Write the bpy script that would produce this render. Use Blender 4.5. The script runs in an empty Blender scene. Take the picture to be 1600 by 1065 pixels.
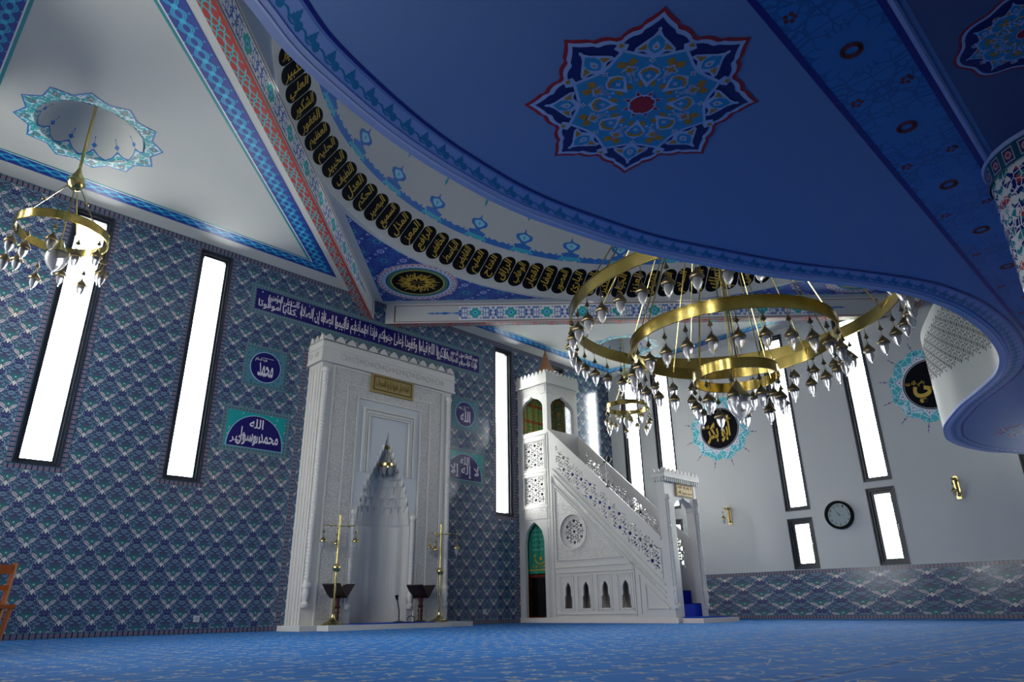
import bpy, math, random
from math import sin, cos, pi, radians, atan2, sqrt, hypot
from mathutils import Vector, Matrix
random.seed(7)
SC = bpy.context.scene
COL = SC.collection
# ------------------------------------------------------------------ camera
cam_d = bpy.data.cameras.new('camera'); cam = bpy.data.objects.new('camera', cam_d); COL.objects.link(cam)
RT = Vector((0.71117, -0.70287, -0.0143)); UP = Vector((-0.24806, -0.26992, 0.93038)); FW = Vector((0.6578, 0.65811, 0.36631))
M4 = Matrix(((RT.x, UP.x, -FW.x, 0), (RT.y, UP.y, -FW.y, 0), (RT.z, UP.z, -FW.z, .35), (0, 0, 0, 1)))
cam.matrix_world = M4
cam_d.sensor_width = 36; cam_d.lens = 1061.9 / 1600 * 36; cam_d.clip_start = .02; cam_d.clip_end = 300
SC.camera = cam
# ------------------------------------------------------------------ view and world
SC.view_settings.view_transform = 'Standard'; SC.view_settings.look = 'None'
SC.view_settings.exposure = 1.8; SC.view_settings.gamma = 1; SC.view_settings.use_curve_mapping = False
SC.cycles.max_bounces = 10; SC.cycles.diffuse_bounces = 6; SC.cycles.glossy_bounces = 4
SC.cycles.transmission_bounces = 6; SC.cycles.transparent_max_bounces = 12
SC.cycles.sample_clamp_indirect = 8; SC.cycles.caustics_reflective = False; SC.cycles.caustics_refractive = False
W_ = bpy.data.worlds.new('World'); SC.world = W_; W_.use_nodes = True
wn = W_.node_tree; bg = wn.nodes['Background']
tc = wn.nodes.new('ShaderNodeTexCoord'); sp = wn.nodes.new('ShaderNodeSeparateXYZ'); rp = wn.nodes.new('ShaderNodeValToRGB')
wn.links.new(tc.outputs['Generated'], sp.inputs[0])
mp = wn.nodes.new('ShaderNodeMapRange'); mp.inputs[1].default_value = -1; mp.inputs[2].default_value = 1
wn.links.new(sp.outputs[2], mp.inputs[0]); wn.links.new(mp.outputs[0], rp.inputs[0]); wn.links.new(rp.outputs[0], bg.inputs[0])
cr = rp.color_ramp; cr.elements[0].position = .46; cr.elements[0].color = (.58, .57, .52, 1)
cr.elements[1].position = .54; cr.elements[1].color = (1, .985, .96, 1)
WORLD = 9.0
bg.inputs[1].default_value = WORLD

# ------------------------------------------------------------------ room data (metres)
D, W, H = 13.737, 18.423, 7.793          # mihrab wall y, right wall x, ceiling
CX, CY = 8.93, 4.35                       # dome axis
XL, YB = 2 * CX - W, 2 * CY - D           # left wall, back wall
SZ, SR = 5.28, 7.29                       # dome sphere centre height, radius
def light_portal(loc, rot, sx, sz):
    l = bpy.data.lights.new('window_light', 'AREA'); l.shape = 'RECTANGLE'; l.size = sx; l.size_y = sz; l.energy = 1
    l.cycles.is_portal = True
    o = bpy.data.objects.new('window_light', l); o.location = loc; o.rotation_euler = rot; COL.objects.link(o)

# ------------------------------------------------------------------ colour and shader helpers
def c(h, a=1):
    h = h.lstrip('#'); v = [int(h[i:i + 2], 16) / 255 for i in (0, 2, 4)]
    return tuple((x / 12.92 if x < .04045 else ((x + .055) / 1.055) ** 2.4) for x in v) + (a,)
NT = None
def nd(t, **k):
    n = NT.nodes.new(t)
    for a, b in k.items(): setattr(n, a, b)
    return n
def put(inp, v):
    if isinstance(v, E): NT.links.new(v.s, inp)
    elif v is not None: inp.default_value = v
def mt(op, a, b=None, cc=None):
    n = nd('ShaderNodeMath', operation=op); put(n.inputs[0], a)
    if b is not None: put(n.inputs[1], b)
    if cc is not None: put(n.inputs[2], cc)
    return E(n.outputs[0])
class E:
    def __init__(s, k): s.s = k
    def __add__(a, b): return mt('ADD', a, b)
    __radd__ = __add__
    def __sub__(a, b): return mt('SUBTRACT', a, b)
    def __rsub__(a, b): return mt('SUBTRACT', b, a)
    def __mul__(a, b): return mt('MULTIPLY', a, b)
    __rmul__ = __mul__
    def __truediv__(a, b): return mt('DIVIDE', a, b)
    def __lt__(a, b): return mt('LESS_THAN', a, b)
    def __gt__(a, b): return mt('GREATER_THAN', a, b)
def ab(a): return mt('ABSOLUTE', a)
def fr(a): return mt('FRACT', a)
def fl(a): return mt('FLOOR', a)
def mx(a, b): return mt('MAXIMUM', a, b)
def mn(a, b): return mt('MINIMUM', a, b)
def sn(a): return mt('SINE', a)
def sq(a): return mt('SQRT', a)
def length(x, y): return sq(x * x + y * y)
def at2(y, x): return mt('ARCTAN2', y, x)
def uvw():
    n = nd('ShaderNodeUVMap'); s = nd('ShaderNodeSeparateXYZ'); NT.links.new(n.outputs[0], s.inputs[0])
    return E(s.outputs[0]), E(s.outputs[1])
def comb(x, y, z=0.0):
    n = nd('ShaderNodeCombineXYZ'); put(n.inputs[0], x); put(n.inputs[1], y); put(n.inputs[2], z); return E(n.outputs[0])
def mix(f, A, B):
    n = nd('ShaderNodeMix', data_type='RGBA'); put(n.inputs[0], f); put(n.inputs[6], A); put(n.inputs[7], B); return E(n.outputs[2])
def vor(vec, scale, feature='F1', out='Distance', rnd=1.0):
    n = nd('ShaderNodeTexVoronoi', feature=feature); n.inputs['Scale'].default_value = scale
    n.inputs['Randomness'].default_value = rnd
    if vec is not None: put(n.inputs['Vector'], vec)
    return E(n.outputs[out])
def noise(vec, scale, detail=2):
    n = nd('ShaderNodeTexNoise'); n.inputs['Scale'].default_value = scale; n.inputs['Detail'].default_value = detail
    if vec is not None: put(n.inputs['Vector'], vec)
    return E(n.outputs[0])
def ramp(f, *st, const=False):
    n = nd('ShaderNodeValToRGB'); put(n.inputs[0], f); r = n.color_ramp
    if const: r.interpolation = 'CONSTANT'
    while len(r.elements) < len(st): r.elements.new(.5)
    for e, (p, k) in zip(r.elements, st): e.position = p; e.color = k
    return E(n.outputs[0])
def objc():
    n = nd('ShaderNodeTexCoord'); return E(n.outputs['Object'])
MATS = {}
def mat(name, fn=None, col=None, rough=.6, metal=0.0, spec=.5, bump=None, bs=.3, bd=.01, **k):
    global NT
    if name in MATS: return MATS[name]
    m = bpy.data.materials.new(name); m.use_nodes = True; NT = m.node_tree; MATS[name] = m
    b = NT.nodes['Principled BSDF']
    b.inputs['Roughness'].default_value = rough; b.inputs['Metallic'].default_value = metal
    b.inputs['Specular IOR Level'].default_value = spec
    if col is not None: b.inputs['Base Color'].default_value = col
    for a, v in k.items(): b.inputs[a.replace('_', ' ')].default_value = v
    if fn: put(b.inputs['Base Color'], fn())
    if bump:
        n = nd('ShaderNodeBump'); n.inputs['Strength'].default_value = bs; n.inputs['Distance'].default_value = bd
        put(n.inputs['Height'], bump()); NT.links.new(n.outputs[0], b.inputs['Normal'])
    return m
NAVY = c('#1a1a78'); NAVY2 = c('#15154a'); CREAM = c('#cdc8d0'); TEAL = c('#1f8f98'); TURQ = c('#2bb3b8'); BLUE = c('#2f62b8'); WHITE = c('#e4e3e6')
CYAN = c('#25a0cc'); RED = c('#b3342c')

# ---- wall tiles: ogee lattice of vases, leaf pairs and flower clusters
def tile_fn(dark=1.0):
    def f():
        u, v = uvw(); P = .475
        a = (u - 2.23) / P; b = (v - 1.68) / P
        x = fr(a + .5) - .5; y = fr(b + .5) - .5
        out = (ab(x) + ab(y)) > .5
        x = x - mt('SIGN', x) * .5 * out; y = y - mt('SIGN', y) * .5 * out
        X = ab(x); vec = comb(X, y)
        s1 = vor(vec, 17); s2 = vor(comb(X + 3.1, y), 30, out='Color')
        sp_ = nd('ShaderNodeSeparateColor'); put(sp_.inputs[0], s2); r = E(sp_.outputs[0])
        col = ramp(r, (0, c('#1f2c58')), (.28, c('#44688f')), (.48, c('#2b6f7c')), (.66, c('#26386e')), (.80, c('#8496b2')), (.95, c('#6a4866')), const=True)
        col = mix(s1 < .2, col, c('#8ea3c2')); col = mix(s1 < .09, col, c('#27407a'))
        # vase
        vd = length(X / .215, (y - .27) / .205)
        vase = ramp(y * 2.2, (0, c('#6bb3a8')), (.3, c('#2f8684')), (.62, c('#245f72')), (.95, c('#3b3060')))
        vase = mix((s1 > .3) * (s1 < .4), vase, c('#1d4468')); vase = mix(s1 < .1, vase, c('#7fb4b0'))
        col = mix(vd < 1.14, col, c('#1a2858')); col = mix(vd < 1.0, col, vase)
        col = mix((length(X, y - .36) < .045), col, c('#5a3a66')); col = mix(length(X, y - .2) < .03, col, c('#9fd0c4'))
        # outer scroll beside the cluster
        arc = ab(length(X, y + .26) - .2); col = mix((arc < .012) * (y < -.12), col, c('#93a6c8'))
        # flower cluster
        cd = length(X / .17, (y + .2) / .13); col = mix(cd < 1, col, c('#1c1b66'))
        col = mix(ab(cd - .95) < .07, col, c('#0f1140'))
        cl_ = vor(comb(X, y), 21); col = mix((cl_ < .3) * (cd < .9), col, c('#6a73b4')); col = mix((cl_ < .15) * (cd < .9), col, CREAM)
        # leaf pairs
        t = (X + y) * .7071; d_ = (X - y - .045) * .7071
        w = .07 - ab(t - .2) * .3
        lf = (ab(d_) < w) * (t > .065) * (t < .335)
        col = mix((ab(d_) < (w + .022)) * (t > .05) * (t < .35), col, c('#171a50'))
        col = mix(lf, col, CREAM); col = mix(lf * (ab(d_ + .012) < .009), col, c('#23245e'))
        col = mix(lf * (d_ > .02), col, c('#b3a9bc'))
        # star
        st = (X * 1.0 + ab(y + .03) * .55) < .062
        col = mix(((X + ab(y + .03) * .5) < .088), col, c('#171a50')); col = mix(st, col, c('#e3e0dc'))
        col = mix((ab(X - .075 - (y + .03) * -.35) < .014) * (y < .03) * (y > -.13), col, CREAM)
        col = mix(.13, col, c('#8299a0'))
        if dark != 1: col = mix(1 - dark, col, (0, 0, 0, 1))
        return col
    return f
def tile_bump():
    u, v = uvw(); return (ab(fr(u / .2375) - .5) < .49) * (ab(fr(v / .2375) - .5) < .49)
M_TILE = mat('iznik_tile', tile_fn(.86), rough=.16, spec=.5, bump=tile_bump, bs=.12, bd=.002)
def strip_fn(bgc, per=.085):
    def f():
        u, v = uvw(); x = ab(fr(u / per) - .5); y = ab(v - .5)
        q = mx(x, y * .9)
        col = mix(y > .42, bgc, c('#5f93ad'))
        col = mix((q < .34) * (y < .4), col, c('#8b98a8')); col = mix((q < .27) * (y < .4), col, c('#3a2a5a'))
        col = mix(length(x, y) < .2, col, c('#a58490')); col = mix(length(x, y) < .1, col, c('#8a2f3a'))
        col = mix(ab(y - .44) < .02, col, c('#151a3c')); return col
    return f
M_STRIP = mat('border_tile', strip_fn(c('#22324f')), rough=.2)
def mosaic_fn():
    u, v = uvw(); x = ab(fr(u / .075) - .5); y = ab(fr(v / .075) - .5); e = vor(comb(x, y), 6, 'DISTANCE_TO_EDGE')
    col = mix(e < .07, c('#4f7a84'), c('#7a7f92')); col = mix(mx(x, y) < .2, col, c('#39606e')); return mix(mx(x, y) < .09, col, c('#1c2248'))
M_STRIP2 = mat('meander_tile', mosaic_fn, rough=.22)
def braid_fn():
    u, v = uvw(); p = .48; a = u * (2 * pi / p)
    y = v - .53; s1 = ab(y - sn(a) * .18); s2 = ab(y + sn(a) * .18)
    col = mix(((s1 < .075) + (s2 < .075)) > 0, c('#123a96'), CYAN)
    hook = length((ab(fr(u / p * 2) - .5)) * .5, ab(y) - .33); col = mix(hook < .035, col, CYAN)
    col = mix((ab(s1 - .0) < .012) + (ab(s2) < .012), col, c('#1b5fae'))
    bl = length((ab(fr(u / p * 2 + .5) - .5)) * .5, y); col = mix(bl < .1, col, c('#35b9de'))
    col = mix(v > .955, col, c('#0d2a80')); col = mix(v < .17, col, WHITE); col = mix(v < .115, col, c('#158c96')); return col
M_BRAID = mat('painted_braid', braid_fn, rough=.55)
def beamred_fn():
    u, v = uvw(); p = .44
    x = ab(fr(u / p) - .5) * 2; y = ab(v - .6) / .4
    d1 = ab(x + y - .9); d2 = ab(x - y * .8 + .05); col = c('#a82e28')
    n = mix(d1 < .11, col, c('#35aeb4')); n = mix(d2 < .09, n, c('#35aeb4'))
    n = mix(length(x, y) < .22, n, c('#35aeb4')); n = mix(length(x, y) < .1, n, c('#203a8a'))
    n = mix(length(x - 1, y) < .2, n, c('#8f9fc4')); n = mix(length(x - 1, y) < .11, n, c('#3fa0b0'))
    n = mix((v < .2) + (v > .985), n, c('#a81f18')); return n
M_BEAMRED = mat('painted_red_chain', beamred_fn, rough=.55)
def floral(u, y, per, ht, c1, c2, bgc):       # mirrored scrolls with rosettes
    X = ab(fr(u / per) - .5) * per; Y = ab(y)
    vec = comb(X, Y)
    e = vor(vec, 15 / ht * .28, 'DISTANCE_TO_EDGE'); f1 = vor(vec, 22 / ht * .28)
    col = mix(e < .085, bgc, c1); col = mix(f1 < .22, col, c2)
    r = length(X, Y); an = at2(Y, X)
    pet = ht * (.36 + .1 * 1) ; pr = (sn(an * 6) * .14 + .86) * pet
    col = mix(r < pet * 1.12, col, bgc); col = mix(r < pr, col, c2); col = mix(r < pr * .45, col, c('#63c9e0')); col = mix(r < pet * .17, col, c1)
    r2 = length(X - per * .5, Y); col = mix(r2 < ht * .2, col, c1); col = mix(r2 < ht * .15, col, bgc)
    return col
def beamface_fn():
    u, v = uvw()
    col = floral(u, (v - .5) * .55, .93, .36, c('#2c56b0'), c('#27a9a8'), WHITE)
    col = mix((v < .17) + (v > .83), col, WHITE)
    col = mix((ab(v - .945) < .012) + (ab(v - .075) < .012), col, c('#8e3a44')); return col
M_BEAMFACE = mat('painted_floral_panel', beamface_fn, rough=.55)
def pend_fn():
    u, v = uvw(); per = .62
    x = ab(fr(u / per) - .5) * per; y = ab(fr(v / per) - .5) * per; vec = comb(x, y)
    e = vor(vec, 13, 'DISTANCE_TO_EDGE'); f1 = vor(vec, 17)
    col = mix(e < .05, c('#16238c'), c('#2b78c4')); col = mix(f1 < .2, col, c('#1f8fa6')); col = mix(f1 < .07, col, c('#b9c6e6'))
    r = length(x, y); col = mix(r < .085, col, c('#b6bfe6')); col = mix(r < .05, col, c('#1a2a9a')); col = mix(r < .02, col, c('#b6bfe6'))
    r = length(x - .31, y - .31); col = mix(r < .1, col, c('#1f96aa')); col = mix(r < .05, col, c('#1a2a9a'))
    col = mix(ab(x - .2) + ab(y) < .035, col, c('#c0c6ea')); return col
M_PEND = mat('painted_arabesque', pend_fn, rough=.5)
M_WHITE = mat('white_plaster', col=c('#c2c2c2'), rough=.75)
M_WALLR = mat('white_wall_paint', lambda: mix(noise(objc(), .6) * .25, c('#bfc0c2'), c('#b0b3b9')), rough=.42, spec=.4)
M_MARBLE = mat('white_marble', lambda: mix(noise(objc(), 1.5, 4) * .3, c('#cfccc8'), c('#b4b2b0')), rough=.35)
M_MARB2 = mat('smooth_marble_panel', col=c('#c2c5c9'), rough=.3)
def carve(scale=9):
    def f():
        o = objc(); e = vor(o, scale, 'DISTANCE_TO_EDGE'); g = vor(o, scale * 2.1); return mn(e * 4, .5) + g * .4
    return f
M_CARVE = mat('carved_marble', lambda: mix(mn(vor(objc(), 15, 'DISTANCE_TO_EDGE') * 5, 1.0), c('#b5b1ad'), c('#cbc8c4')), rough=.45, bump=carve(15), bs=.8, bd=.015)
M_BRASS = mat('polished_brass', lambda: mix(noise(objc(), 5, 3), c('#b39a55'), c('#dccb92')), rough=.15, metal=1.0, bump=lambda: noise(objc(), 14, 2), bs=.1, bd=.01)
M_BRASSE = mat('engraved_brass', lambda: mix(noise(objc(), 5, 3), c('#a08a42'), c('#cfbb74')), rough=.18, metal=1.0, bump=lambda: mn(vor(objc(), 24, 'DISTANCE_TO_EDGE'), .12), bs=.12, bd=.01)
M_ABRASS = mat('antique_brass', col=c('#8c7a5a'), rough=.3, metal=1.0)
M_GOLD = mat('gold_leaf', col=c('#98844e'), rough=.5, metal=.2)
M_GOLDP = mat('gold_paint', col=c('#c4a02c'), rough=.5)
M_BLACK = mat('black_gloss', col=c('#0b0d12'), rough=.3)
M_BLKPT = mat('black_paint', col=c('#080a14'), rough=.8, spec=.15)
M_FRAME = mat('window_frame_dark', col=c('#262b38'), rough=.4)
M_NAVY = mat('navy_glaze', col=c('#161063'), rough=.25)
M_SCRIPT = mat('white_glaze', col=c('#e0dbe6'), rough=.3)
M_LINE = mat('light_blue_glaze', col=c('#a9c3dc'), rough=.3)
M_TEALP = mat('teal_paint', col=c('#1f97a2'), rough=.5)
M_CYANP = mat('cyan_paint', col=c('#39b0cc'), rough=.5)
M_BLUEP = mat('blue_paint', col=c('#2b6fc0'), rough=.5)
M_NAVYP = mat('navy_paint', col=c('#1a1f80'), rough=.5)
M_REDP = mat('red_paint', col=c('#b02a2c'), rough=.5)
M_WHITEP = mat('white_paint', col=c('#d4dae6'), rough=.5)
M_GREENP = mat('green_paint', col=c('#1f7a66'), rough=.5)
M_WOOD = mat('walnut_wood', lambda: mix(noise(objc(), 12, 3), c('#2b1410'), c('#4a2218')), rough=.35)
M_OAK = mat('orange_wood', lambda: mix(noise(objc(), 9, 3), c('#a8501a'), c('#c8702a')), rough=.4)
M_GREY = mat('grey_metal', col=c('#6f747c'), rough=.4, metal=.6)
M_PLASTIC = mat('white_plastic', col=c('#c9cbd0'), rough=.4)
M_GLASS = mat('frosted_glass', lambda: mix(noise(objc(), 9, 3), c('#dddbe0'), c('#bdbac4')), rough=.3, Transmission_Weight=.72, IOR=1.15)
M_CRYST = mat('clear_crystal', col=c('#f4f2f6'), rough=.08, Transmission_Weight=.6, IOR=1.45)
def pane_mat():
    m = bpy.data.materials.new('window_glass'); m.use_nodes = True; t = m.node_tree; t.nodes.clear()
    o = t.nodes.new('ShaderNodeOutputMaterial'); mxs = t.nodes.new('ShaderNodeMixShader'); tr = t.nodes.new('ShaderNodeBsdfTransparent')
    tr.inputs[0].default_value = (.95, .97, .97, 1); gl = t.nodes.new('ShaderNodeBsdfGlossy'); gl.inputs['Roughness'].default_value = .02; fz = t.nodes.new('ShaderNodeFresnel'); fz.inputs[0].default_value = 1.3
    t.links.new(fz.outputs[0], mxs.inputs[0]); t.links.new(tr.outputs[0], mxs.inputs[1]); t.links.new(gl.outputs[0], mxs.inputs[2]); t.links.new(mxs.outputs[0], o.inputs[0]); return m
M_PANE = pane_mat()
def carpet_fn():
    o = objc(); n = nd('ShaderNodeSeparateXYZ'); put(n.inputs[0], o); x, y = E(n.outputs[0]), E(n.outputs[1])
    base = mix(noise(o, 1.2, 3), c('#0657a8'), c('#117ac8'))
    w = noise(o, .9, 2); px2 = x
    row = ab(fr(y / 1.15 + w * .12) - .5)                      # prayer rows along the mihrab wall
    base = mix(row < .013, base, c('#1a4780')); base = mix(ab(row - .045) < .009, base, c('#4f86c0'))
    px = fr(x / .95 + fl(y / 1.15) * .5) - .5; py = fr(y / 1.15 + .5) - .5
    r = length(px * .95, py * 1.15); an = at2(py, px)
    fx = fr(px * 4.6 + .5) - .5; fy = fr(py * 4.6 + .5) - .5
    fa = at2(fy, fx); fr_ = length(fx, fy); wob = noise(comb(fl(px * 4.6 + .5) + fl(x / .95), fl(py * 4.6 + .5) + fl(y / 1.15), 0.0), 7.3)
    flw = (fr_ < (sn(fa * 5) * .06 + .19)) * (wob > .45)
    base = mix(flw, base, c('#93a0a8')); base = mix(flw * (fr_ < .05), base, c('#2a5f9e'))
    sc = vor(o, 2.3, 'DISTANCE_TO_EDGE'); scd = noise(o, 3.1, 1)
    base = mix((sc < .011) * (scd > .52), base, c('#7f9cba'))
    big = ab(r - .33); base = mix((big < .007), base, c('#7b98b2'))
    return base
M_CARPET = mat('blue_patterned_carpet', carpet_fn, rough=.9, spec=.2, bump=lambda: noise(objc(), 220, 2), bs=.3, bd=.004)
M_BCARPET = mat('plain_blue_carpet', col=c('#0a3fa8'), rough=.9, spec=.2)
M_SOFFIT = mat('soffit_blue_paint', col=c('#6f8cc2'), rough=.7)
M_SOFLAV = mat('soffit_lavender_paint', col=c('#a9b4e0'), rough=.6)
M_SOFLIN = mat('soffit_pale_moulding', col=c('#c6cdec'), rough=.6)
M_SOFNAV = mat('soffit_navy_line', col=c('#10127e'), rough=.6)
def sofborder_fn():
    u, v = uvw(); p = .17
    X = fr(u / p + v * .5) - .5; y = v - .5
    d1 = (ab(X + .08) / mx((.42 - y) * (sn(v * 40) * .06 + .42), .01)) + (y < -.2) * 2.0; d2 = ab(y + .18 + sn(u * (2 * pi / p)) * .12)
    col = mix(d1 < 1, c('#7f97d2'), c('#1c6ea2')); col = mix(length((X - .2) / .16, (y + .16) / .22) < 1, col, c('#1c6ea2')); col = mix(d2 < .05, col, c('#1c6ea2'))
    return mix(ab(v - .5) > .46, col, c('#4a78c0'))
M_SOFBORD = mat('soffit_leaf_border', sofborder_fn, rough=.6)
def sofband_fn():
    u, v = uvw(); X = ab(fr((u - 3.41) / .93 + .5) - .5) * .93; Y = ab(v - .5) * .5; vec = comb(X, Y)
    e = vor(vec, 11, 'DISTANCE_TO_EDGE'); f1 = vor(vec, 14)
    col = mix(e < .06, c('#2b76c2'), c('#1f5fa6')); col = mix(f1 < .16, col, c('#1d62a2'))
    r = length(X, Y); return mix(r < .18, col, c('#2f74be'))
M_SOFBAND = mat('soffit_scroll_band', sofband_fn, rough=.6)
M_SOFDARK = mat('soffit_shade_paint', col=c('#55608f'), rough=.7)  # darker soffit blue, shade under the balcony put into the colour
M_PARA = mat('parapet_panel', lambda: mix(noise(objc(), 2, 3) * .5, c('#9a9e9a'), c('#7f8486')), rough=.6)
M_HOLESHADE = mat('perforation_shade', col=c('#4c504e'), rough=.8)
def coltile_fn():
    u, v = uvw(); x = ab(fr(u / .47) - .5); y = fr(v / .47) - .5; vec = comb(x, y)
    s1 = vor(vec, 7); s2 = vor(comb(x, y + 2), 9, out='Color'); sp_ = nd('ShaderNodeSeparateColor'); put(sp_.inputs[0], s2); r = E(sp_.outputs[0])
    col = ramp(r, (0, c('#20246a')), (.3, c('#2b7c84')), (.5, c('#c9cbc8')), (.78, c('#20246a')), (.9, c('#a8333c')), const=True)
    e = vor(vec, 9, 'DISTANCE_TO_EDGE'); return mix(e < .05, col, c('#c9cbc8'))
M_COLT = mat('column_tile', coltile_fn, rough=.2)

# ------------------------------------------------------------------ mesh helpers
class MB:
    def __init__(s): s.v = []; s.f = []; s.uv = []; s.mi = []
    def add(s, vs, fs, uvs=None, m=0):
        b = len(s.v); s.v += [tuple(p) for p in vs]
        for i, f in enumerate(fs):
            s.f.append([b + k for k in f]); s.uv.append(uvs[i] if uvs else None); s.mi.append(m)
        return s
    def box(s, x0, x1, y0, y1, z0, z1, m=0):
        vs = [(x, y, z) for x in (x0, x1) for y in (y0, y1) for z in (z0, z1)]
        return s.add(vs, [(0, 1, 3, 2), (4, 6, 7, 5), (0, 4, 5, 1), (2, 3, 7, 6), (0, 2, 6, 4), (1, 5, 7, 3)], m=m)
    def quad(s, a, b, c_, d, uv=None, m=0): return s.add([a, b, c_, d], [(0, 1, 2, 3)], [uv] if uv else None, m)
    def lathe(s, prof, ctr=(0, 0, 0), seg=16, m=0, mod=None):
        vs = []; fs = []
        for r, z in prof:
            for k in range(seg):
                a = 2 * pi * k / seg; rr = r * (mod(a, z) if mod else 1); vs.append((ctr[0] + rr * cos(a), ctr[1] + rr * sin(a), ctr[2] + z))
        n = len(prof)
        for i in range(n - 1):
            for k in range(seg): fs.append((i * seg + k, i * seg + (k + 1) % seg, (i + 1) * seg + (k + 1) % seg, (i + 1) * seg + k))
        fs.append(tuple(range(seg))[::-1]); fs.append(tuple((n - 1) * seg + k for k in range(seg)))
        return s.add(vs, fs, m=m)
    def tube(s, pts, r, seg=8, m=0):
        pts = [Vector(p) for p in pts]; rs = r if isinstance(r, (list, tuple)) else [r] * len(pts); vs = []; fs = []
        for i, p in enumerate(pts):
            t = (pts[min(i + 1, len(pts) - 1)] - pts[max(i - 1, 0)]).normalized()
            a = Vector((0, 0, 1)) if abs(t.z) < .9 else Vector((1, 0, 0)); e1 = t.cross(a).normalized(); e2 = t.cross(e1)
            for k in range(seg):
                g = 2 * pi * k / seg; vs.append(p + rs[i] * (cos(g) * e1 + sin(g) * e2))
        for i in range(len(pts) - 1):
            for k in range(seg): fs.append((i * seg + k, i * seg + (k + 1) % seg, (i + 1) * seg + (k + 1) % seg, (i + 1) * seg + k))
        fs.append(tuple(range(seg))[::-1]); fs.append(tuple((len(pts) - 1) * seg + k for k in range(seg)))
        return s.add(vs, fs, m=m)
    def ball(s, ctr, r, seg=12, sz=1.0, m=0):
        n = 8; return s.lathe([(r * sin(pi * i / n) + 1e-4, -r * sz * cos(pi * i / n)) for i in range(n + 1)], ctr, seg, m)
    def ring(s, ctr, ro, ri, z0, z1, seg=72, m=0):
        vs = []; fs = []
        for r, z in ((ro, z0), (ro, z1), (ri, z1), (ri, z0)):
            for k in range(seg): a = 2 * pi * k / seg; vs.append((ctr[0] + r * cos(a), ctr[1] + r * sin(a), ctr[2] + z))
        for i in range(4):
            j = (i + 1) % 4
            for k in range(seg): l = (k + 1) % seg; fs.append((i * seg + k, i * seg + l, j * seg + l, j * seg + k))
        return s.add(vs, fs, m=m)
    def flat(s, loops, t, M=None, w0=0.0, m=0):
        vs, fs = flat(loops, t)
        vs = [(x, y, z + w0) for x, y, z in vs]
        return s.add([M(*p) for p in vs] if M else vs, fs, m=m)
    def build(s, name, mats, parent=None, smooth=False, **tags):
        off = wl(parent) if parent else Vector((0, 0, 0))
        me = bpy.data.meshes.new(name); me.from_pydata([tuple(Vector(p) - off) for p in s.v], [], s.f)
        mats = mats if isinstance(mats, (list, tuple)) else [mats]
        for m_ in mats: me.materials.append(m_)
        ul = me.uv_layers.new(name='UVMap').data
        for p, u, mi in zip(me.polygons, s.uv, s.mi):
            p.material_index = mi
            if smooth: p.use_smooth = True
            if u:
                for li, q in zip(p.loop_indices, u): ul[li].uv = q
            else:
                n = p.normal; ax = max(range(3), key=lambda i: abs(n[i])); i0, i1 = ((1, 2), (0, 2), (0, 1))[ax]
                for li in p.loop_indices:
                    w = s.v[me.loops[li].vertex_index]; ul[li].uv = (w[i0], w[i1])
        o = bpy.data.objects.new(name, me); COL.objects.link(o)
        if parent: o.parent = parent
        if smooth:
            try: me.set_sharp_from_angle(angle=radians(40))
            except Exception: pass
        for k, v_ in tags.items():
            if v_: o[k] = v_
        return o
def wl(o):
    v = Vector((0, 0, 0))
    while o: v += o.location; o = o.parent
    return v
def _curve_mesh(cd):
    o = bpy.data.objects.new('tmp', cd); COL.objects.link(o); bpy.context.view_layer.update()
    me = bpy.data.meshes.new_from_object(o.evaluated_get(bpy.context.evaluated_depsgraph_get()))
    vs = [tuple(v.co) for v in me.vertices]; fs = [tuple(p.vertices) for p in me.polygons]
    bpy.data.objects.remove(o); bpy.data.meshes.remove(me); return vs, fs
_FC = {}
def flat(loops, t):
    key = (round(t, 6), tuple(tuple((round(a, 5), round(b, 5)) for a, b in l) for l in loops))
    if key in _FC: return _FC[key]
    cd = bpy.data.curves.new('tmp', 'CURVE'); cd.dimensions = '2D'; cd.fill_mode = 'BOTH'; cd.extrude = t / 2
    for l in loops:
        sp_ = cd.splines.new('POLY'); sp_.points.add(len(l) - 1); sp_.use_cyclic_u = True
        for p, q in zip(sp_.points, l): p.co = (q[0], q[1], 0, 1)
    vs, fs = _curve_mesh(cd); bpy.data.curves.remove(cd)
    r = ([(x, y, z + t / 2) for x, y, z in vs], fs); _FC[key] = r; return r
# Arabic shaping into presentation forms (isolated, final, initial, medial)
_AR = {}
_p = 0xFE80
for ch, n in (('ء', 1), ('آ', 2), ('أ', 2), ('ؤ', 2), ('إ', 2), ('ئ', 4), ('ا', 2), ('ب', 4), ('ة', 2), ('ت', 4), ('ث', 4), ('ج', 4), ('ح', 4), ('خ', 4), ('د', 2), ('ذ', 2), ('ر', 2), ('ز', 2),
              ('س', 4), ('ش', 4), ('ص', 4), ('ض', 4), ('ط', 4), ('ظ', 4), ('ع', 4), ('غ', 4), ('ف', 4), ('ق', 4), ('ك', 4), ('ل', 4), ('م', 4), ('ن', 4), ('ه', 4), ('و', 2), ('ى', 2), ('ي', 4)):
    _AR[ch] = (_p, n); _p += n
_AR['\1'] = (0xFEFB, 2); _AR['\2'] = (0xFEF7, 2); _AR['\3'] = (0xFEF9, 2)
def ar(t):
    t = t.replace('لا', '\1').replace('لأ', '\2').replace('لإ', '\3'); out = []
    for i, ch in enumerate(t):
        if ch not in _AR: out.append(ch); continue
        b, n = _AR[ch]
        pj = i > 0 and t[i - 1] in _AR and _AR[t[i - 1]][1] == 4
        nj = n == 4 and i < len(t) - 1 and t[i + 1] in _AR and t[i + 1] != 'ء'
        if ch == 'ء': pj = nj = False
        out.append(chr(b + (3 if pj and nj else 2 if nj else 1 if pj else 0)))
    return ''.join(out[::-1])
_TC = {}
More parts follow.
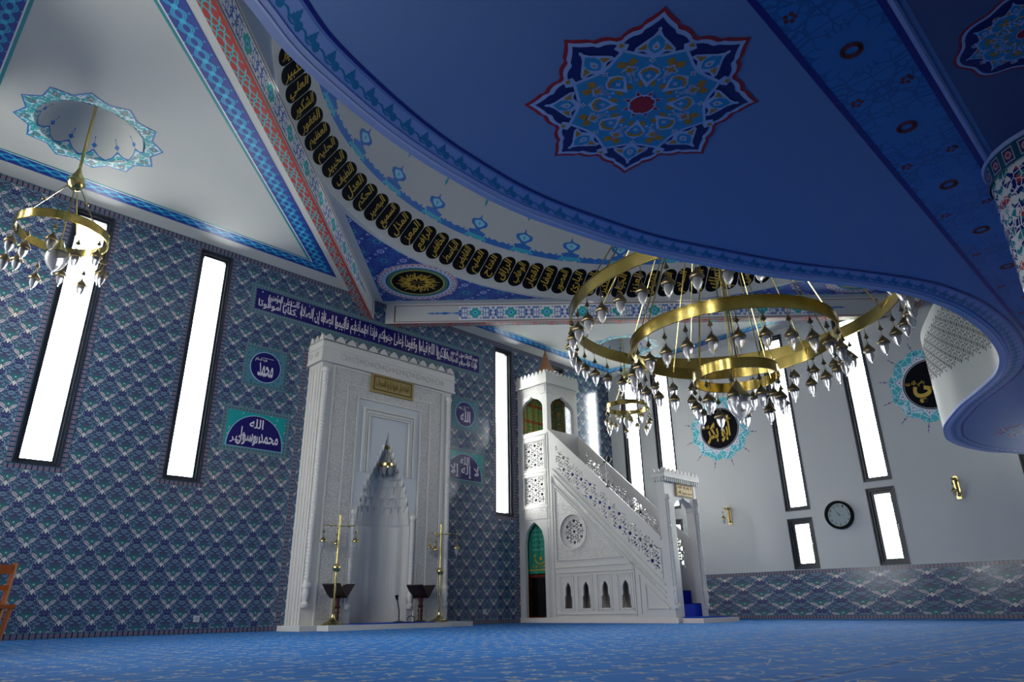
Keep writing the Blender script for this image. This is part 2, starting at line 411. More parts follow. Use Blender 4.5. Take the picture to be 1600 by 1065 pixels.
def text(t, box, thick=.004, off=0.0, arabic=True):
    key = (t, off)
    if key not in _TC:
        cd = bpy.data.curves.new('tmp', 'FONT'); cd.body = ar(t) if arabic else t; cd.extrude = .5; cd.offset = off; cd.resolution_u = 3
        _TC[key] = _curve_mesh(cd); bpy.data.curves.remove(cd)
    vs, fs = _TC[key]
    if not vs: return [], []
    xs = [v[0] for v in vs]; ys = [v[1] for v in vs]; x0, x1, y0, y1 = box
    sx = (x1 - x0) / max(1e-6, max(xs) - min(xs)); sy = (y1 - y0) / max(1e-6, max(ys) - min(ys)); ax, ay = min(xs), min(ys)
    return [(x0 + (x - ax) * sx, y0 + (y - ay) * sy, (z + .5) * thick) for x, y, z in vs], fs
def put_text(mb, t, box, M, w0=0.0, thick=.004, off=.006, arabic=True, m=0, tr=None):
    vs, fs = text(t, box, thick, off, arabic)
    if tr: vs = [tr(*p) for p in vs]
    return mb.add([M(x, y, z + w0) for x, y, z in vs], fs, m=m)
def circ(cx, cy, r, n=32, ry=None): return [(cx + r * cos(2 * pi * k / n), cy + (ry or r) * sin(2 * pi * k / n)) for k in range(n)]
def rect(x0, x1, y0, y1): return [(x0, y0), (x1, y0), (x1, y1), (x0, y1)]
def thing(name, label, cat, loc=(0, 0, 0), group=None):
    o = bpy.data.objects.new(name, None); o.empty_display_size = .1; COL.objects.link(o); o.location = loc
    o['label'] = label; o['category'] = cat
    if group: o['group'] = group
    return o
def dup(root, loc, label=None, name=None):
    def cp(o, par):
        q = o.copy(); COL.objects.link(q)
        if par: q.parent = par
        for ch in kids.get(o, ()): cp(ch, q)
        return q
    kids = {}
    for o in list(COL.objects):
        if o.parent: kids.setdefault(o.parent, []).append(o)
    r = cp(root, None); r.location = loc
    if label: r['label'] = label
    return r
ST = dict(kind='structure')
def MQ(u, v, w): return (u, D - w, v)           # on the mihrab wall, w towards the room
def MRW(u, v, w): return (W - w, -u, v)         # on the right wall, u = -y
def MC(u, v, w): return (u, v, H - w)           # on the ceiling, plan coordinates
def msph(th0, z0=None, v0=None):
    ph0 = math.asin((z0 - SZ) / SR)
    def f(u, v, w):
        ph = ph0 + v / SR; th = radians(th0) - u / (SR * cos(ph0)); r = SR - w
        return (CX + r * cos(ph) * cos(th), CY + r * cos(ph) * sin(th), SZ + r * sin(ph))
    return f
# ================================================================== room shell
WQ = [(2.34, 2.71, 7.64), (4.71, 2.71, 7.64), (13.35, 2.71, 7.64), (15.72, 2.71, 7.64)]     # centre, sill, head
WQW = .70
WRR = [(12.88, [(3.1, 7.64), (1.19, 2.8)]), (11.64, [(3.1, 7.64), (1.19, 2.8)]), (7.77, [(2.67, 7.64), (1.19, 2.474)]),
       (5.66, [(3.175, 7.64), (1.19, 3.016)]), (2.36, [(2.86, 7.64), (1.19, 2.7)])]
def wall_grid(holes, u0, u1, z0, z1, M, th, name):
    us = sorted({u0, u1} | {h[0] for h in holes} | {h[1] for h in holes}); zs = sorted({z0, z1} | {h[2] for h in holes} | {h[3] for h in holes})
    mb = MB()
    for a, b in zip(us, us[1:]):
        for p, q in zip(zs, zs[1:]):
            um, zm = (a + b) / 2, (p + q) / 2
            if any(h[0] < um < h[1] and h[2] < zm < h[3] for h in holes): continue
            for w in (0, -th):
                mb.quad(M(a, p, w), M(b, p, w), M(b, q, w), M(a, q, w), [(a, p), (b, p), (b, q), (a, q)])
    for a, b, p, q in holes:
        for (u_a, z_a), (u_b, z_b) in (((a, p), (b, p)), ((b, p), (b, q)), ((b, q), (a, q)), ((a, q), (a, p))):
            mb.quad(M(u_a, z_a, 0), M(u_b, z_b, 0), M(u_b, z_b, -th), M(u_a, z_a, -th), m=1)
    for (u_a, z_a), (u_b, z_b) in (((u0, z0), (u1, z0)), ((u1, z0), (u1, z1)), ((u1, z1), (u0, z1)), ((u0, z1), (u0, z0))):
        mb.quad(M(u_a, z_a, 0), M(u_b, z_b, 0), M(u_b, z_b, -th), M(u_a, z_a, -th), m=1)
    return mb
NWIN = [0]
def window(M, c_, hw, z0, z1, rot, small=False):
    NWIN[0] += 1; mb = MB(); a, b = c_ - hw, c_ + hw
    def fr_(o, i, w0, w1):
        lo = rect(a + o, b - o, z0 + o, z1 - o); li = rect(a + i, b - i, z0 + i, z1 - i)
        mb.flat([lo, li], w1 - w0, M, w0)
    fr_(.0, .03, -.10, .012); fr_(.03, .075, -.14, -.035); fr_(.075, .115 if not small else .15, -.19, -.09)
    f = mb.build('window_%d' % NWIN[0], M_FRAME, **ST)
    i = .10 if not small else .14
    p = MB().flat([rect(a + i, b - i, z0 + i, z1 - i)], .006, M, -.15).build('glass_pane', M_PANE, f)
    if small:
        h = MB(); cx_ = b - .07; zc = (z0 + z1) / 2; s_ = M(cx_, zc, -.02); e_ = M(cx_, zc, .03); g_ = M(cx_, zc - .12, .03)
        h.tube([s_, e_, g_], .009, 6).build('window_handle', M_GREY, f)
    l = M(c_, (z0 + z1) / 2, -.34); light_portal(l, rot, 2 * hw, z1 - z0)
holesQ = [(x - WQW / 2, x + WQW / 2, a, b) for x, a, b in WQ]
wall_grid(holesQ, XL, W, 0, H, MQ, .32, 'w').build('wall_front', [M_TILE, M_FRAME], **ST)
holesR = [(-y - .335, -y + .335, a, b) for y, l in WRR for a, b in l]
wall_grid(holesR, -D, -YB, 0, H, MRW, .32, 'w').build('wall_right', [M_WALLR, M_FRAME], **ST)
def ML(u, v, w): return (XL + w, u, v)
def MBK(u, v, w): return (-u, YB + w, v)
holesL = [(y - .335, y + .335, a, b) for y, l in WRR for a, b in l]
wall_grid(holesL, YB, D, 0, H, ML, .32, 'w').build('wall_left', [M_WALLR, M_FRAME], **ST)
wall_grid([], -W, -XL, 0, H, MBK, .3, 'w').build('wall_back', [M_WALLR, M_FRAME], **ST)
for x, a, b in WQ: window(MQ, x, WQW / 2, a, b, (radians(90), 0, pi) if False else (radians(-90), 0, 0))
for y, l in WRR:
    for k, (a, b) in enumerate(l): window(MRW, -y, .335, a, b, (0, radians(90), 0) if False else (radians(90), 0, radians(90)), small=k == 1)
for y, l in WRR:
    for k, (a, b) in enumerate(l): window(ML, y, .335, a, b, (radians(90), 0, radians(-90)), small=k == 1)
fl_ = MB().quad((XL, YB, 0), (W, YB, 0), (W, D, 0), (XL, D, 0)); fl_.box(XL, W, YB, D, -.2, -.001); fl_.build('floor', M_CARPET, **ST)
# tiled dado and borders
def strip_u(mb, M, u0, u1, z0, z1, w=.006, per=1.0, m=0):      # horizontal strip, texture runs along u
    mb.quad(M(u0, z0, w), M(u1, z0, w), M(u1, z1, w), M(u0, z1, w), [(u0, 0), (u1, 0), (u1, 1), (u0, 1)], m)
    mb.quad(M(u0, z1, 0), M(u1, z1, 0), M(u1, z1, w), M(u0, z1, w), None, m); mb.quad(M(u0, z0, 0), M(u1, z0, 0), M(u1, z0, w), M(u0, z0, w), None, m)
def strip_v(mb, M, u0, u1, z0, z1, w=.006, m=0):
    mb.quad(M(u0, z0, w), M(u1, z0, w), M(u1, z1, w), M(u0, z1, w), [(z0, 0), (z0, 1), (z1, 1), (z1, 0)], m)
    mb.quad(M(u0, z0, 0), M(u0, z1, 0), M(u0, z1, w), M(u0, z0, w), None, m); mb.quad(M(u1, z0, 0), M(u1, z1, 0), M(u1, z1, w), M(u1, z0, w), None, m)
mb = MB()
for M_, a, b in ((MRW, -D, -YB), (ML, YB, D)):
    mb.quad(M_(a, 0, .012), M_(b, 0, .012), M_(b, 1.17, .012), M_(a, 1.17, .012), [(abs(a) - .34, 0 + .2), (abs(b) - .34, .2), (abs(b) - .34, 1.37), (abs(a) - .34, 1.37)])
    mb.quad(M_(a, 1.17, 0), M_(b, 1.17, 0), M_(b, 1.17, .012), M_(a, 1.17, .012))
mb.build('trim_1', M_TILE, **ST)
mb = MB()
for M_, a, b in ((MRW, -D, -YB), (ML, YB, D)):
    strip_u(mb, M_, a, b, 1.075, 1.175, .016); strip_u(mb, M_, a, b, 0, .1, .016)
mb.build('trim_2', M_STRIP, **ST)
mb = MB()
strip_u(mb, MQ, XL, 7.0, 0, .1); strip_u(mb, MQ, 11.1, 13.9, 0, .1); strip_u(mb, MQ, XL, W, H - .125, H - .01)
for x, a, b in WQ:
    l, r = x - .35, x + .35; t = .09
    strip_u(mb, MQ, l - t, r + t, a - t, a, .008); strip_u(mb, MQ, l - t, r + t, b, min(b + t, H - .13), .008)
    strip_v(mb, MQ, l - t, l, a, b, .008); strip_v(mb, MQ, r, r + t, a, b, .008)
strip_v(mb, MQ, 6.94, 7.05, .1, 6.0); strip_v(mb, MQ, 13.75, 13.86, .1, 6.6)
mb.build('trim_3', M_STRIP, **ST)

# ------------------------------------------------------------------ ceiling
SD = [(1.6, 11.4), (2 * CX - 1.6, 11.4)]; SDR = .80
SDN = [(1.6, 2 * CY - 11.4), (2 * CX - 1.6, 2 * CY - 11.4)]
RC = 6.85
ce = MB().flat([rect(XL - .1, W + .1, YB - .1, D + .1), circ(CX, CY, RC, 128)] + [circ(x, y, SDR, 40) for x, y in SD + SDN], .06, MC, -.06)
ceiling = ce.build('ceiling', M_WHITE, **ST)
def cap(cx_, cy_, r0, zc, R, n, m_, ph_top=pi / 2):
    vs = []; fs = []; p0 = math.acos(r0 / R)
    for i in range(m_ + 1):
        ph = p0 + (ph_top - p0) * i / m_
        for k in range(n): a = 2 * pi * k / n; vs.append((cx_ + (R * cos(ph) + 1e-4) * cos(a), cy_ + (R * cos(ph) + 1e-4) * sin(a), zc + R * sin(ph)))
    for i in range(m_):
        for k in range(n): fs.append((i * n + k, i * n + (k + 1) % n, (i + 1) * n + (k + 1) % n, (i + 1) * n + k))
    return MB().add(vs, fs)
cap(CX, CY, RC, SZ, SR, 128, 40).build('dome', M_WHITE, ceiling, smooth=True)
for x, y in SD + SDN: cap(x, y, SDR, H - .22, .83, 40, 12).build('small_dome', M_WHITE, ceiling, smooth=True)
# roof slab outside so that no sky leaks round the dome
# painted bands inside each corner triangle
kin, kout = 9.56, 9.56 + .33            # |dx|+|dy| of the beam faces
def tri_inset(sx, sy, a, b):            # corner triangle inset: a from the walls, b from the beam
    X_, Y_ = W - CX - a, D - CY - a; k = kout + b * sqrt(2)
    pts = [(X_, Y_), (X_, k - X_), (k - Y_, Y_)]
    return [(CX + sx * x, CY + sy * y) for x, y in pts]
for sx, sy in ((-1, 1), (1, 1), (1, -1), (-1, -1)):
    o_ = tri_inset(sx, sy, .47, .43); i_ = tri_inset(sx, sy, .86, .85); mb = MB()
    for k in range(3):
        l = (k + 1) % 3; A, B, C_, D_ = o_[k], o_[l], i_[l], i_[k]
        L = hypot(B[0] - A[0], B[1] - A[1]); dx, dy = (B[0] - A[0]) / L, (B[1] - A[1]) / L
        t = lambda p: (p[0] - A[0]) * dx + (p[1] - A[1]) * dy
        mb.quad(MC(*A, .003), MC(*B, .003), MC(*C_, .003), MC(*D_, .003), [(t(A), 1), (t(B), 1), (t(C_), 0), (t(D_), 0)])
    mb.build('painted_band', M_BRAID, ceiling)
# beams of the diamond: open boxes with painted soffit and inner face
def pdir(q): return [(1, 1), (-1, 1), (-1, -1), (1, -1)][q]
ZB = 7.24
for q in range(4):
    sx, sy = pdir(q)
    def BP(s, k, z):                     # s along the beam, k = |dx|+|dy|
        return (CX + sx * (k / 2 + s), CY + sy * (k / 2 - s), z)
    lim = lambda k: (W - CX) - k / 2     # where the line at k meets the wall
    mb = MB(); a, b = lim(kin), lim(kout)
    a_, b_ = min(a, D - CY - kin / 2), min(b, D - CY - kout / 2)
    S0, S1, T0, T1 = -a_, a_, -b_, b_; L2 = sqrt(2)
    mb.quad(BP(S0, kin, ZB), BP(S1, kin, ZB), BP(T1, kout, ZB), BP(T0, kout, ZB), [(S0 * L2, 0), (S1 * L2, 0), (T1 * L2, 1), (T0 * L2, 1)], 0)
    mb.quad(BP(S0, kin, ZB), BP(S1, kin, ZB), BP(S1, kin, H), BP(S0, kin, H), [(S0 * L2, 0), (S1 * L2, 0), (S1 * L2, 1), (S0 * L2, 1)], 1)
    mb.quad(BP(T0, kout, ZB), BP(T1, kout, ZB), BP(T1, kout, H), BP(T0, kout, H), None, 1)
    bm_ = mb.build('trim_%d' % (4 + q), [M_BEAMRED, M_WHITE], **ST)
    pn = MB(); g = a_ - .16; w_ = kin - .008                     # framed floral panel on the inner face, pointed ends
    e0 = a_ - 1.35
    def BQ(s, z, w): return BP(s, kin - w * L2, ZB + z)
    pn.flat([rect(-g * 1, g, .035, .50), rect(-g + .022, g - .022, .049, .486)], .004, lambda u, v, w: BQ(u, v, w), 0.0)
    pn.build('red_panel_outline', mat('maroon_line_paint', col=c('#6c2430')), bm_)
    fp = MB(); A_, B_ = -e0, e0
    fp.quad(BQ(A_, .07, .004), BQ(B_, .07, .004), BQ(B_, .465, .004), BQ(A_, .465, .004), [(A_ * L2, .12), (B_ * L2, .12), (B_ * L2, .88), (A_ * L2, .88)])
    fp.build('floral_panel', M_BEAMFACE, bm_)
    fi = MB(); 
    for sg in (-1, 1):
        f_ = lambda u, v, w, sg=sg: BQ(sg * u, v, w); x = e0
        fi.flat([[(x, .3), (x + .12, .275), (x + .2, .285), (x + .26, .31), (x + .32, .285), (x + .42, .28), (x + .5, .29), (x + .6, .267), (x + .5, .245), (x + .42, .255), (x + .32, .25), (x + .26, .225), (x + .2, .25), (x + .12, .26), (x, .235)]], .004, f_)
        for xx in (.26, .4): fi.flat([circ(x + xx, .267, .03, 6)], .007, f_)
    fi.build('painted_finial', M_BLUEP, bm_)
# blue arabesque spandrels between circle and diamond, with medallions
def spandrel(q):
    sx, sy = pdir(q)[0], pdir(q)[1]
SPA = [(90, 'front'), (0, 'right'), (180, 'left'), (270, 'back')]
RPN = 6.72 + .0
for ang, nm in SPA:
    a0 = radians(ang); km = kin - .28
    # diamond corner at distance km along the axis; edges at 45 degrees
    # intersection of edge with circle
    def edge_pt(sgn):
        # point on the edge: (km - t, sgn t); |p| = RPN
        A = 2; B = -2 * km; C_ = km * km - 6.98 ** 2; t = (-B - sqrt(B * B - 4 * A * C_)) / (2 * A) if B * B > 4 * A * C_ else km / 2
        return (km - t, sgn * t)
    p1 = edge_pt(-1); p2 = edge_pt(1); g1 = atan2(p1[1], p1[0]); g2 = atan2(p2[1], p2[0])
    rr = 6.98
    pts = [(km, 0), p2] + [(rr * cos(g2 + (g1 - g2) * i / 40), rr * sin(g2 + (g1 - g2) * i / 40)) for i in range(1, 40)] + [p1]
    R_ = lambda u, v, w: MC(CX + u * cos(a0) - v * sin(a0), CY + u * sin(a0) + v * cos(a0), w)
    fc = MB(); vs, fs = flat([pts], .003)
    fc.add([R_(*p) for p in vs], fs, [[(vs[i][0], vs[i][1]) for i in f] for f in fs])
    s_ = fc.build('painted_spandrel', M_PEND, ceiling)
    # medallion
    mc = (7.81, 0.0); Rm = .97
    def LM(r1, r0, col_, w0): 
        b_ = MB(); b_.flat([circ(mc[0], mc[1], r1, 48)] + ([circ(mc[0], mc[1], r0, 48)] if r0 else []), .002, R_, w0); return b_
    Mm = lambda u, v, w: R_(mc[0] + v, mc[1] - u, w)       # u right, v outward as seen from below
    root = thing('calligraphy_medallion', {'front': 'round gold calligraphy medallion with green ring in the ceiling spandrel above the prayer niche',
        'right': 'round gold calligraphy medallion in the right spandrel, half hidden by the balcony edge',
        'left': 'round gold calligraphy medallion in the spandrel on the left wall side of the dome', 'back': 'round gold calligraphy medallion in the spandrel behind, above the balcony'}[nm], 'medallion', R_(mc[0], mc[1], .003))
    LM(Rm, 0, None, .003).build('pale_rim', mat('pale_rim_paint', col=c('#c8cbe0')), root)
    dots = MB(); 
    for k in range(40):
        a = 2 * pi * k / 40; x, y = mc[0] + Rm * .91 * cos(a), mc[1] + Rm * .91 * sin(a)
        dots.flat([circ(x, y, .032, 6)], .001, R_, .0055)
    dots.build('rim_blossom', M_REDP, root)
    dots = MB()
    for k in range(40):
        a = 2 * pi * (k + .5) / 40; x, y = mc[0] + Rm * .85 * cos(a), mc[1] + Rm * .85 * sin(a); dots.flat([circ(x, y, .035, 4)], .001, R_, .0055)
    for k in range(20):
        a = 2 * pi * (k + .25) / 20; x, y = mc[0] + Rm * .95 * cos(a), mc[1] + Rm * .95 * sin(a); dots.flat([circ(x, y, .018, 4)], .001, R_, .0055)
    dots.build('rim_leaf', M_CYANP, root)
    LM(Rm * .985, Rm * .965, None, .005).build('rim_line', M_REDP, root)
    LM(Rm * .80, Rm * .765, None, .005).build('navy_ring', M_NAVYP, root)
    LM(Rm * .765, Rm * .675, None, .005).build('green_ring', M_GREENP, root)
    LM(Rm * .675, Rm * .645, None, .005).build('gold_ring', M_GOLDP, root)
    LM(Rm * .645, 0, None, .005).build('black_disc', M_BLKPT, root)
    g = MB()
    for k in range(8):
        a = 2 * pi * k / 8
        tr = lambda x, y, z, a=a: (x * cos(a) - y * sin(a), x * sin(a) + y * cos(a), z)
        put_text(g, 'محمد', (-.03, .22, .17, .53), Mm, .008, .003, .012, tr=tr)
        g.add([Mm(*tr(x, y, z)) for x, y, z in ((.0, .02, .009), (.035, .25, .009), (.02, .58, .009), (-.005, .25, .009))], [(0, 1, 2, 3)])
    g.build('gold_lettering', M_GOLDP, root)
# corner star medallions round the small domes
def star(n, r1, r2, cx_=0, cy_=0, ph=0): return [(cx_ + (r1 if k % 2 == 0 else r2) * cos(pi * k / n + ph), cy_ + (r1 if k % 2 == 0 else r2) * sin(pi * k / n + ph)) for k in range(2 * n)]
for (x, y), lab in ((SD[0], 'turquoise twelve-pointed star border painted round the small dome above the left brass chandelier'),
                    (SD[1], 'turquoise star border painted round the small dome in the far right corner ceiling')):
    root = thing('star_border', lab, 'painted border', (x, y, H - .003)); ph = pi / 12
    f_ = lambda r1, r2, q1, q2, w, n=12: MB().flat([star(n, r1, r2, x, y, ph), star(n, q1, q2, x, y, ph) if q2 else circ(x, y, q1, 48)], .002, MC, w)
    f_(1.08, .93, SDR, None, .002).build('pale_field', mat('pale_turquoise_scrolls', lambda: mix(vor(objc(), 9, 'DISTANCE_TO_EDGE') < .09, c('#4fb0ba'), c('#d3dce6')), rough=.5), root)
    f_(1.08, .93, 1.055, .905, .004).build('blue_outline', M_BLUEP, root)
    g = MB(); rd = MB()
    for k in range(24):
        a = pi * k / 12 + ph; rr = .93 if k % 2 == 0 else .86; pr = lambda r, t: (x + r * cos(a + t), y + r * sin(a + t))
        L1 = .1 if k % 2 == 0 else .045
        g.flat([[pr(rr - .09, 0), pr(rr - .05, .05), pr(rr - .01, .09), pr(rr + .02, .04), pr(rr + L1, 0), pr(rr + .02, -.04), pr(rr - .01, -.09), pr(rr - .05, -.05)], circ(*pr(rr, 0), .022, 6)], .0015, MC, .004)
        g.flat([[pr(rr - .05, .13), pr(rr + .0, .16), pr(rr + .02, .11), pr(rr - .01, .1)]], .0015, MC, .004)
        if k % 2 == 0:
            for dr, dt in ((0, 0), (.03, .035), (.03, -.035), (-.03, .03), (-.03, -.03), (.055, 0)): rd.flat([circ(*pr(rr + dr - .02, dt), .014, 5)], .001, MC, .006)
    g.build('turquoise_leaf', M_TEALP, root); rd.build('red_blossom', M_REDP, root)
    # points continuing on the inside of the small dome
    zc, R_ = H - .22, .83
    def MSD(u, v, w, k0=0):
        ph_ = math.acos(SDR / R_) + v / R_; r = R_ - w; a = k0 + u / SDR
        return (x + r * cos(ph_) * cos(a), y + r * cos(ph_) * sin(a), zc + r * sin(ph_))
    g = MB(); o_ = MB(); d_ = MB()
    for k in range(12):
        a = 2 * pi * k / 12 + ph; F = lambda u, v, w, a=a: MSD(u, v, w, a); hw = SDR * pi / 12
        g.flat([[(-hw, 0), (hw, 0), (hw * .5, .06), (0, .15), (-hw * .5, .06)]], .002, F, .002)
        o_.flat([[(-hw, .0), (-hw * .5, .06), (0, .15), (hw * .5, .06), (hw, 0), (hw, .03), (hw * .5, .08), (0, .185), (-hw * .5, .08), (-hw, .03)]], .002, F, .003)
        d_.flat([[(0, .2), (.05, .25), (0, .3), (-.05, .25)]], .002, F, .004); d_.flat([[(-.004, .3), (.004, .3), (.004, .38), (-.004, .38)]], .002, F, .004); d_.flat([circ(0, .39, .016, 6)], .002, F, .004)
    g.build('turquoise_point', MATS['pale_turquoise_scrolls'], root); o_.build('blue_edge', M_BLUEP, root); d_.build('blue_dart', M_BLUEP, root)

# ------------------------------------------------------------------ dome ring: cartouches with the names
NAMES = ['Allah|الله', 'ar-Rahman|الرحمن', 'ar-Rahim|الرحيم', 'al-Malik|الملك', 'al-Quddus|القدوس', 'as-Salam|السلام', "al-Mu'min|المؤمن", 'al-Muhaymin|المهيمن', 'al-Aziz|العزيز', 'al-Jabbar|الجبار', 'al-Mutakabbir|المتكبر',
 'al-Khaliq|الخالق', "al-Bari|البارئ", 'al-Musawwir|المصور', 'al-Ghaffar|الغفار', 'al-Qahhar|القهار', 'al-Wahhab|الوهاب', 'ar-Razzaq|الرزاق', 'al-Fattah|الفتاح', 'al-Alim|العليم', 'al-Qabid|القابض', 'al-Basit|الباسط', 'al-Khafid|الخافض',
 "ar-Rafi|الرافع", "al-Mu'izz|المعز", 'al-Mudhill|المذل', "as-Sami|السميع", 'al-Basir|البصير', 'al-Hakam|الحكم', 'al-Adl|العدل', 'al-Latif|اللطيف', 'al-Khabir|الخبير', 'al-Halim|الحليم', 'al-Azim|العظيم', 'al-Ghafur|الغفور', 'ash-Shakur|الشكور', 'al-Aliyy|العلي', 'al-Kabir|الكبير', 'al-Hafiz|الحفيظ', 'al-Muqit|المقيت', 'al-Hasib|الحسيب']
PITCH = 3.44
def cart_loop():
    hw, hh, n = .192, .352, 10; pts = []
    for k in range(n + 1): a = pi * k / n; pts.append((hw * cos(a), hh - .16 + .16 * sin(a)))
    for k in range(n + 1): a = pi + pi * k / n; pts.append((hw * cos(a), -hh + .16 + .16 * sin(a)))
    return [(x + .33 * y, y) for x, y in pts]
CL = cart_loop()
for i, s_ in enumerate(NAMES):
    nm, tx = s_.split('|'); th = 75.6 + PITCH * (i - 17); F = msph(th, 8.22)
    root = thing('name_cartouche', 'black rounded cartouche with gold Arabic lettering of the name %s on the dome ring' % nm, 'cartouche', F(0, 0, .002), 'black cartouches around the dome ring')
    MB().flat([CL], .004, F, .002).build('cartouche_field', M_BLKPT, root)
    g = MB(); an = radians(71)
    tr = lambda x, y, z: (x * cos(an) - y * sin(an), x * sin(an) + y * cos(an), z)
    L = min(.27, .1 + .035 * len(tx)); put_text(g, tx, (-L, L, -.13, .14), F, .019, .003, .014, tr=tr); g.build('gold_lettering', M_GOLDP, root)
    if 4 <= i: pass
# crown border of the dome above the ring
for k in range(14):
    th = 84.5 + 12 * (k - 5); F_ = msph(th, 8.67); F = (lambda F_: lambda u, v, w: F_(u * (1.0 if abs(u) > .3 else 1.3), v * 1.12, w))(F_)
    if k < 13:
        pass
    hw = radians(12) * 6.44 / 2
    nn = NAMES[min(len(NAMES) - 1, max(0, round((th - 75.6) / PITCH + 17)))].split('|')[0]; root = thing('dome_crest', 'blue crown crest painted on the dome just above the %s cartouche' % nn, 'painted ornament', F(0, 0, .002), 'blue crown crests above the dome ring')
    b_ = MB()
    w_ = []
    for s in (-1, 1):
        b_.flat([[(s * .14, .0), (s * .2, .13), (s * .28, .10), (s * .36, .155), (s * .46, .11), (s * .56, .14), (s * hw, .10), (s * hw, .0)]], .002, F, .002)
    b_.flat([[(-.16, .1), (-.2, .17), (-.1, .2), (-.05, .21), (-.07, .25), (-.17, .31), (-.19, .38), (-.15, .42), (-.06, .44), (-.02, .47), (0, .56), (.02, .47), (.06, .44), (.15, .42), (.19, .38), (.17, .31), (.07, .25), (.05, .21), (.1, .2), (.2, .17), (.16, .1), (.1, .04), (-.1, .04)],
             [(-.1, .33), (-.12, .38), (-.05, .41), (0, .43), (.05, .41), (.12, .38), (.1, .33), (.03, .27), (-.03, .27)]], .002, F, .003)
    b_.build('blue_crest', M_BLUEP, root)
    t_ = MB(); t_.flat([[(-.1, .33), (-.12, .38), (-.05, .41), (0, .43), (.05, .41), (.12, .38), (.1, .33), (.03, .27), (-.03, .27)]], .001, F, .0035); t_.build('pale_heart', mat('pale_cyan_paint', col=c('#8fcfe4')), root)
    t_ = MB(); t_.flat([[(-.28, 0), (-.2, .09), (-.12, .10), (-.05, .19), (0, .13), (.05, .19), (.12, .10), (.2, .09), (.28, 0), (.14, .03), (0, .0), (-.14, .03)]], .001, F, .0055)
    t_.flat([[(0, .3), (.03, .35), (0, .4), (-.03, .35)]], .001, F, .006); t_.build('turquoise_leaf', M_CYANP, root)
    t_ = MB(); 
    for a in range(5): x_, y_ = .055 * cos(pi * a / 4), .03 + .055 * sin(pi * a / 4); t_.flat([circ(x_, y_, .014, 6)], .001, F, .0075)
    t_.build('red_petal', M_REDP, root)
    t_ = MB(); t_.flat([[(0, .72), (.03, .82), (0, .97), (-.03, .82)]], .002, F, .002); t_.build('teal_dart', M_TEALP, root)

# ------------------------------------------------------------------ balcony with serpentine edge
ZM = 3.2
EDG = [(XL - .02, 1.5), (-.1, 2.05), (.42, 2.45), (.9, 2.72), (1.26, 2.9), (1.94, 3.08), (2.53, 3.15), (3.17, 3.15), (3.8, 3.04), (4.44, 2.87), (5.06, 2.61), (5.69, 2.32), (6.29, 1.97), (6.97, 1.61), (7.48, 1.44), (8.07, 1.33), (8.93, 1.28)]
EDG = EDG + [(2 * CX - x, y) for x, y in EDG[::-1][1:]]
def catmull(P_, n=6):
    out = []
    for i in range(len(P_) - 1):
        p0 = P_[max(i - 1, 0)]; p1 = P_[i]; p2 = P_[i + 1]; p3 = P_[min(i + 2, len(P_) - 1)]
        for k in range(n):
            t = k / n; out.append(tuple(.5 * ((2 * p1[j]) + (-p0[j] + p2[j]) * t + (2 * p0[j] - 5 * p1[j] + 4 * p2[j] - p3[j]) * t * t + (-p0[j] + 3 * p1[j] - 3 * p2[j] + p3[j]) * t ** 3) for j in (0, 1)))
    return out + [P_[-1]]
EC = catmull(EDG)
def offset(P_, d):
    out = []
    for i, p in enumerate(P_):
        a = P_[max(i - 1, 0)]; b = P_[min(i + 1, len(P_) - 1)]; dx, dy = b[0] - a[0], b[1] - a[1]; l = hypot(dx, dy); out.append((p[0] + dy / l * d, p[1] - dx / l * d))
    return out                                # positive d moves back under the balcony (towards -y)
SL = [0]
for a, b in zip(EC, EC[1:]): SL.append(SL[-1] + hypot(b[0] - a[0], b[1] - a[1]))
def MS(u, v, w): return (u, v, ZM - w)        # soffit mapping, w downwards
back = [(W + .02, YB - .02), (XL - .02, YB - .02)]
slab = MB().flat([EC + back], .3, lambda u, v, w: (u, v, ZM + w))
balcony = slab.build('balcony', M_SOFFIT, **ST)
def band(d0, d1, w, name, m_, parent, uvs=False, thick=.0):
    A, B = offset(EC, d0), offset(EC, d1); mb = MB()
    for i in range(len(EC) - 1):
        uv = [(SL[i], 0), (SL[i + 1], 0), (SL[i + 1], 1), (SL[i], 1)] if uvs else None
        mb.quad(MS(*A[i], w), MS(*A[i + 1], w), MS(*B[i + 1], w), MS(*B[i], w), uv)
        if thick:
            mb.quad(MS(*A[i], w), MS(*A[i + 1], w), MS(*A[i + 1], w - thick), MS(*A[i], w - thick)); mb.quad(MS(*B[i], w), MS(*B[i + 1], w), MS(*B[i + 1], w - thick), MS(*B[i], w - thick))
    return mb.build(name, m_, parent)
band(-.014, .10, .012, 'edge_moulding', M_SOFLAV, balcony, thick=.012)
band(.045, .06, .022, 'pale_bead', M_SOFLIN, balcony, thick=.012)
band(.10, .25, .003, 'leaf_border', M_SOFBORD, balcony, uvs=True)
band(.262, .287, .004, 'navy_line', M_SOFNAV, balcony)
fm = MB()
for i in range(len(EC) - 1): fm.quad((*offset(EC, -.003)[i], ZM - .012), (*offset(EC, -.003)[i + 1], ZM - .012), (*offset(EC, -.003)[i + 1], ZM + .14), (*offset(EC, -.003)[i], ZM + .14)) if False else None
OE = offset(EC, -.014)
for i in range(len(EC) - 1): fm.quad((*OE[i], ZM - .012), (*OE[i + 1], ZM - .012), (*OE[i + 1], ZM + .035), (*OE[i], ZM + .035))
fm.build('edge_fascia', M_SOFLAV, balcony)
PE = offset(EC, -.006); PI = offset(EC, .11); pm = MB()
ZT = 4.93
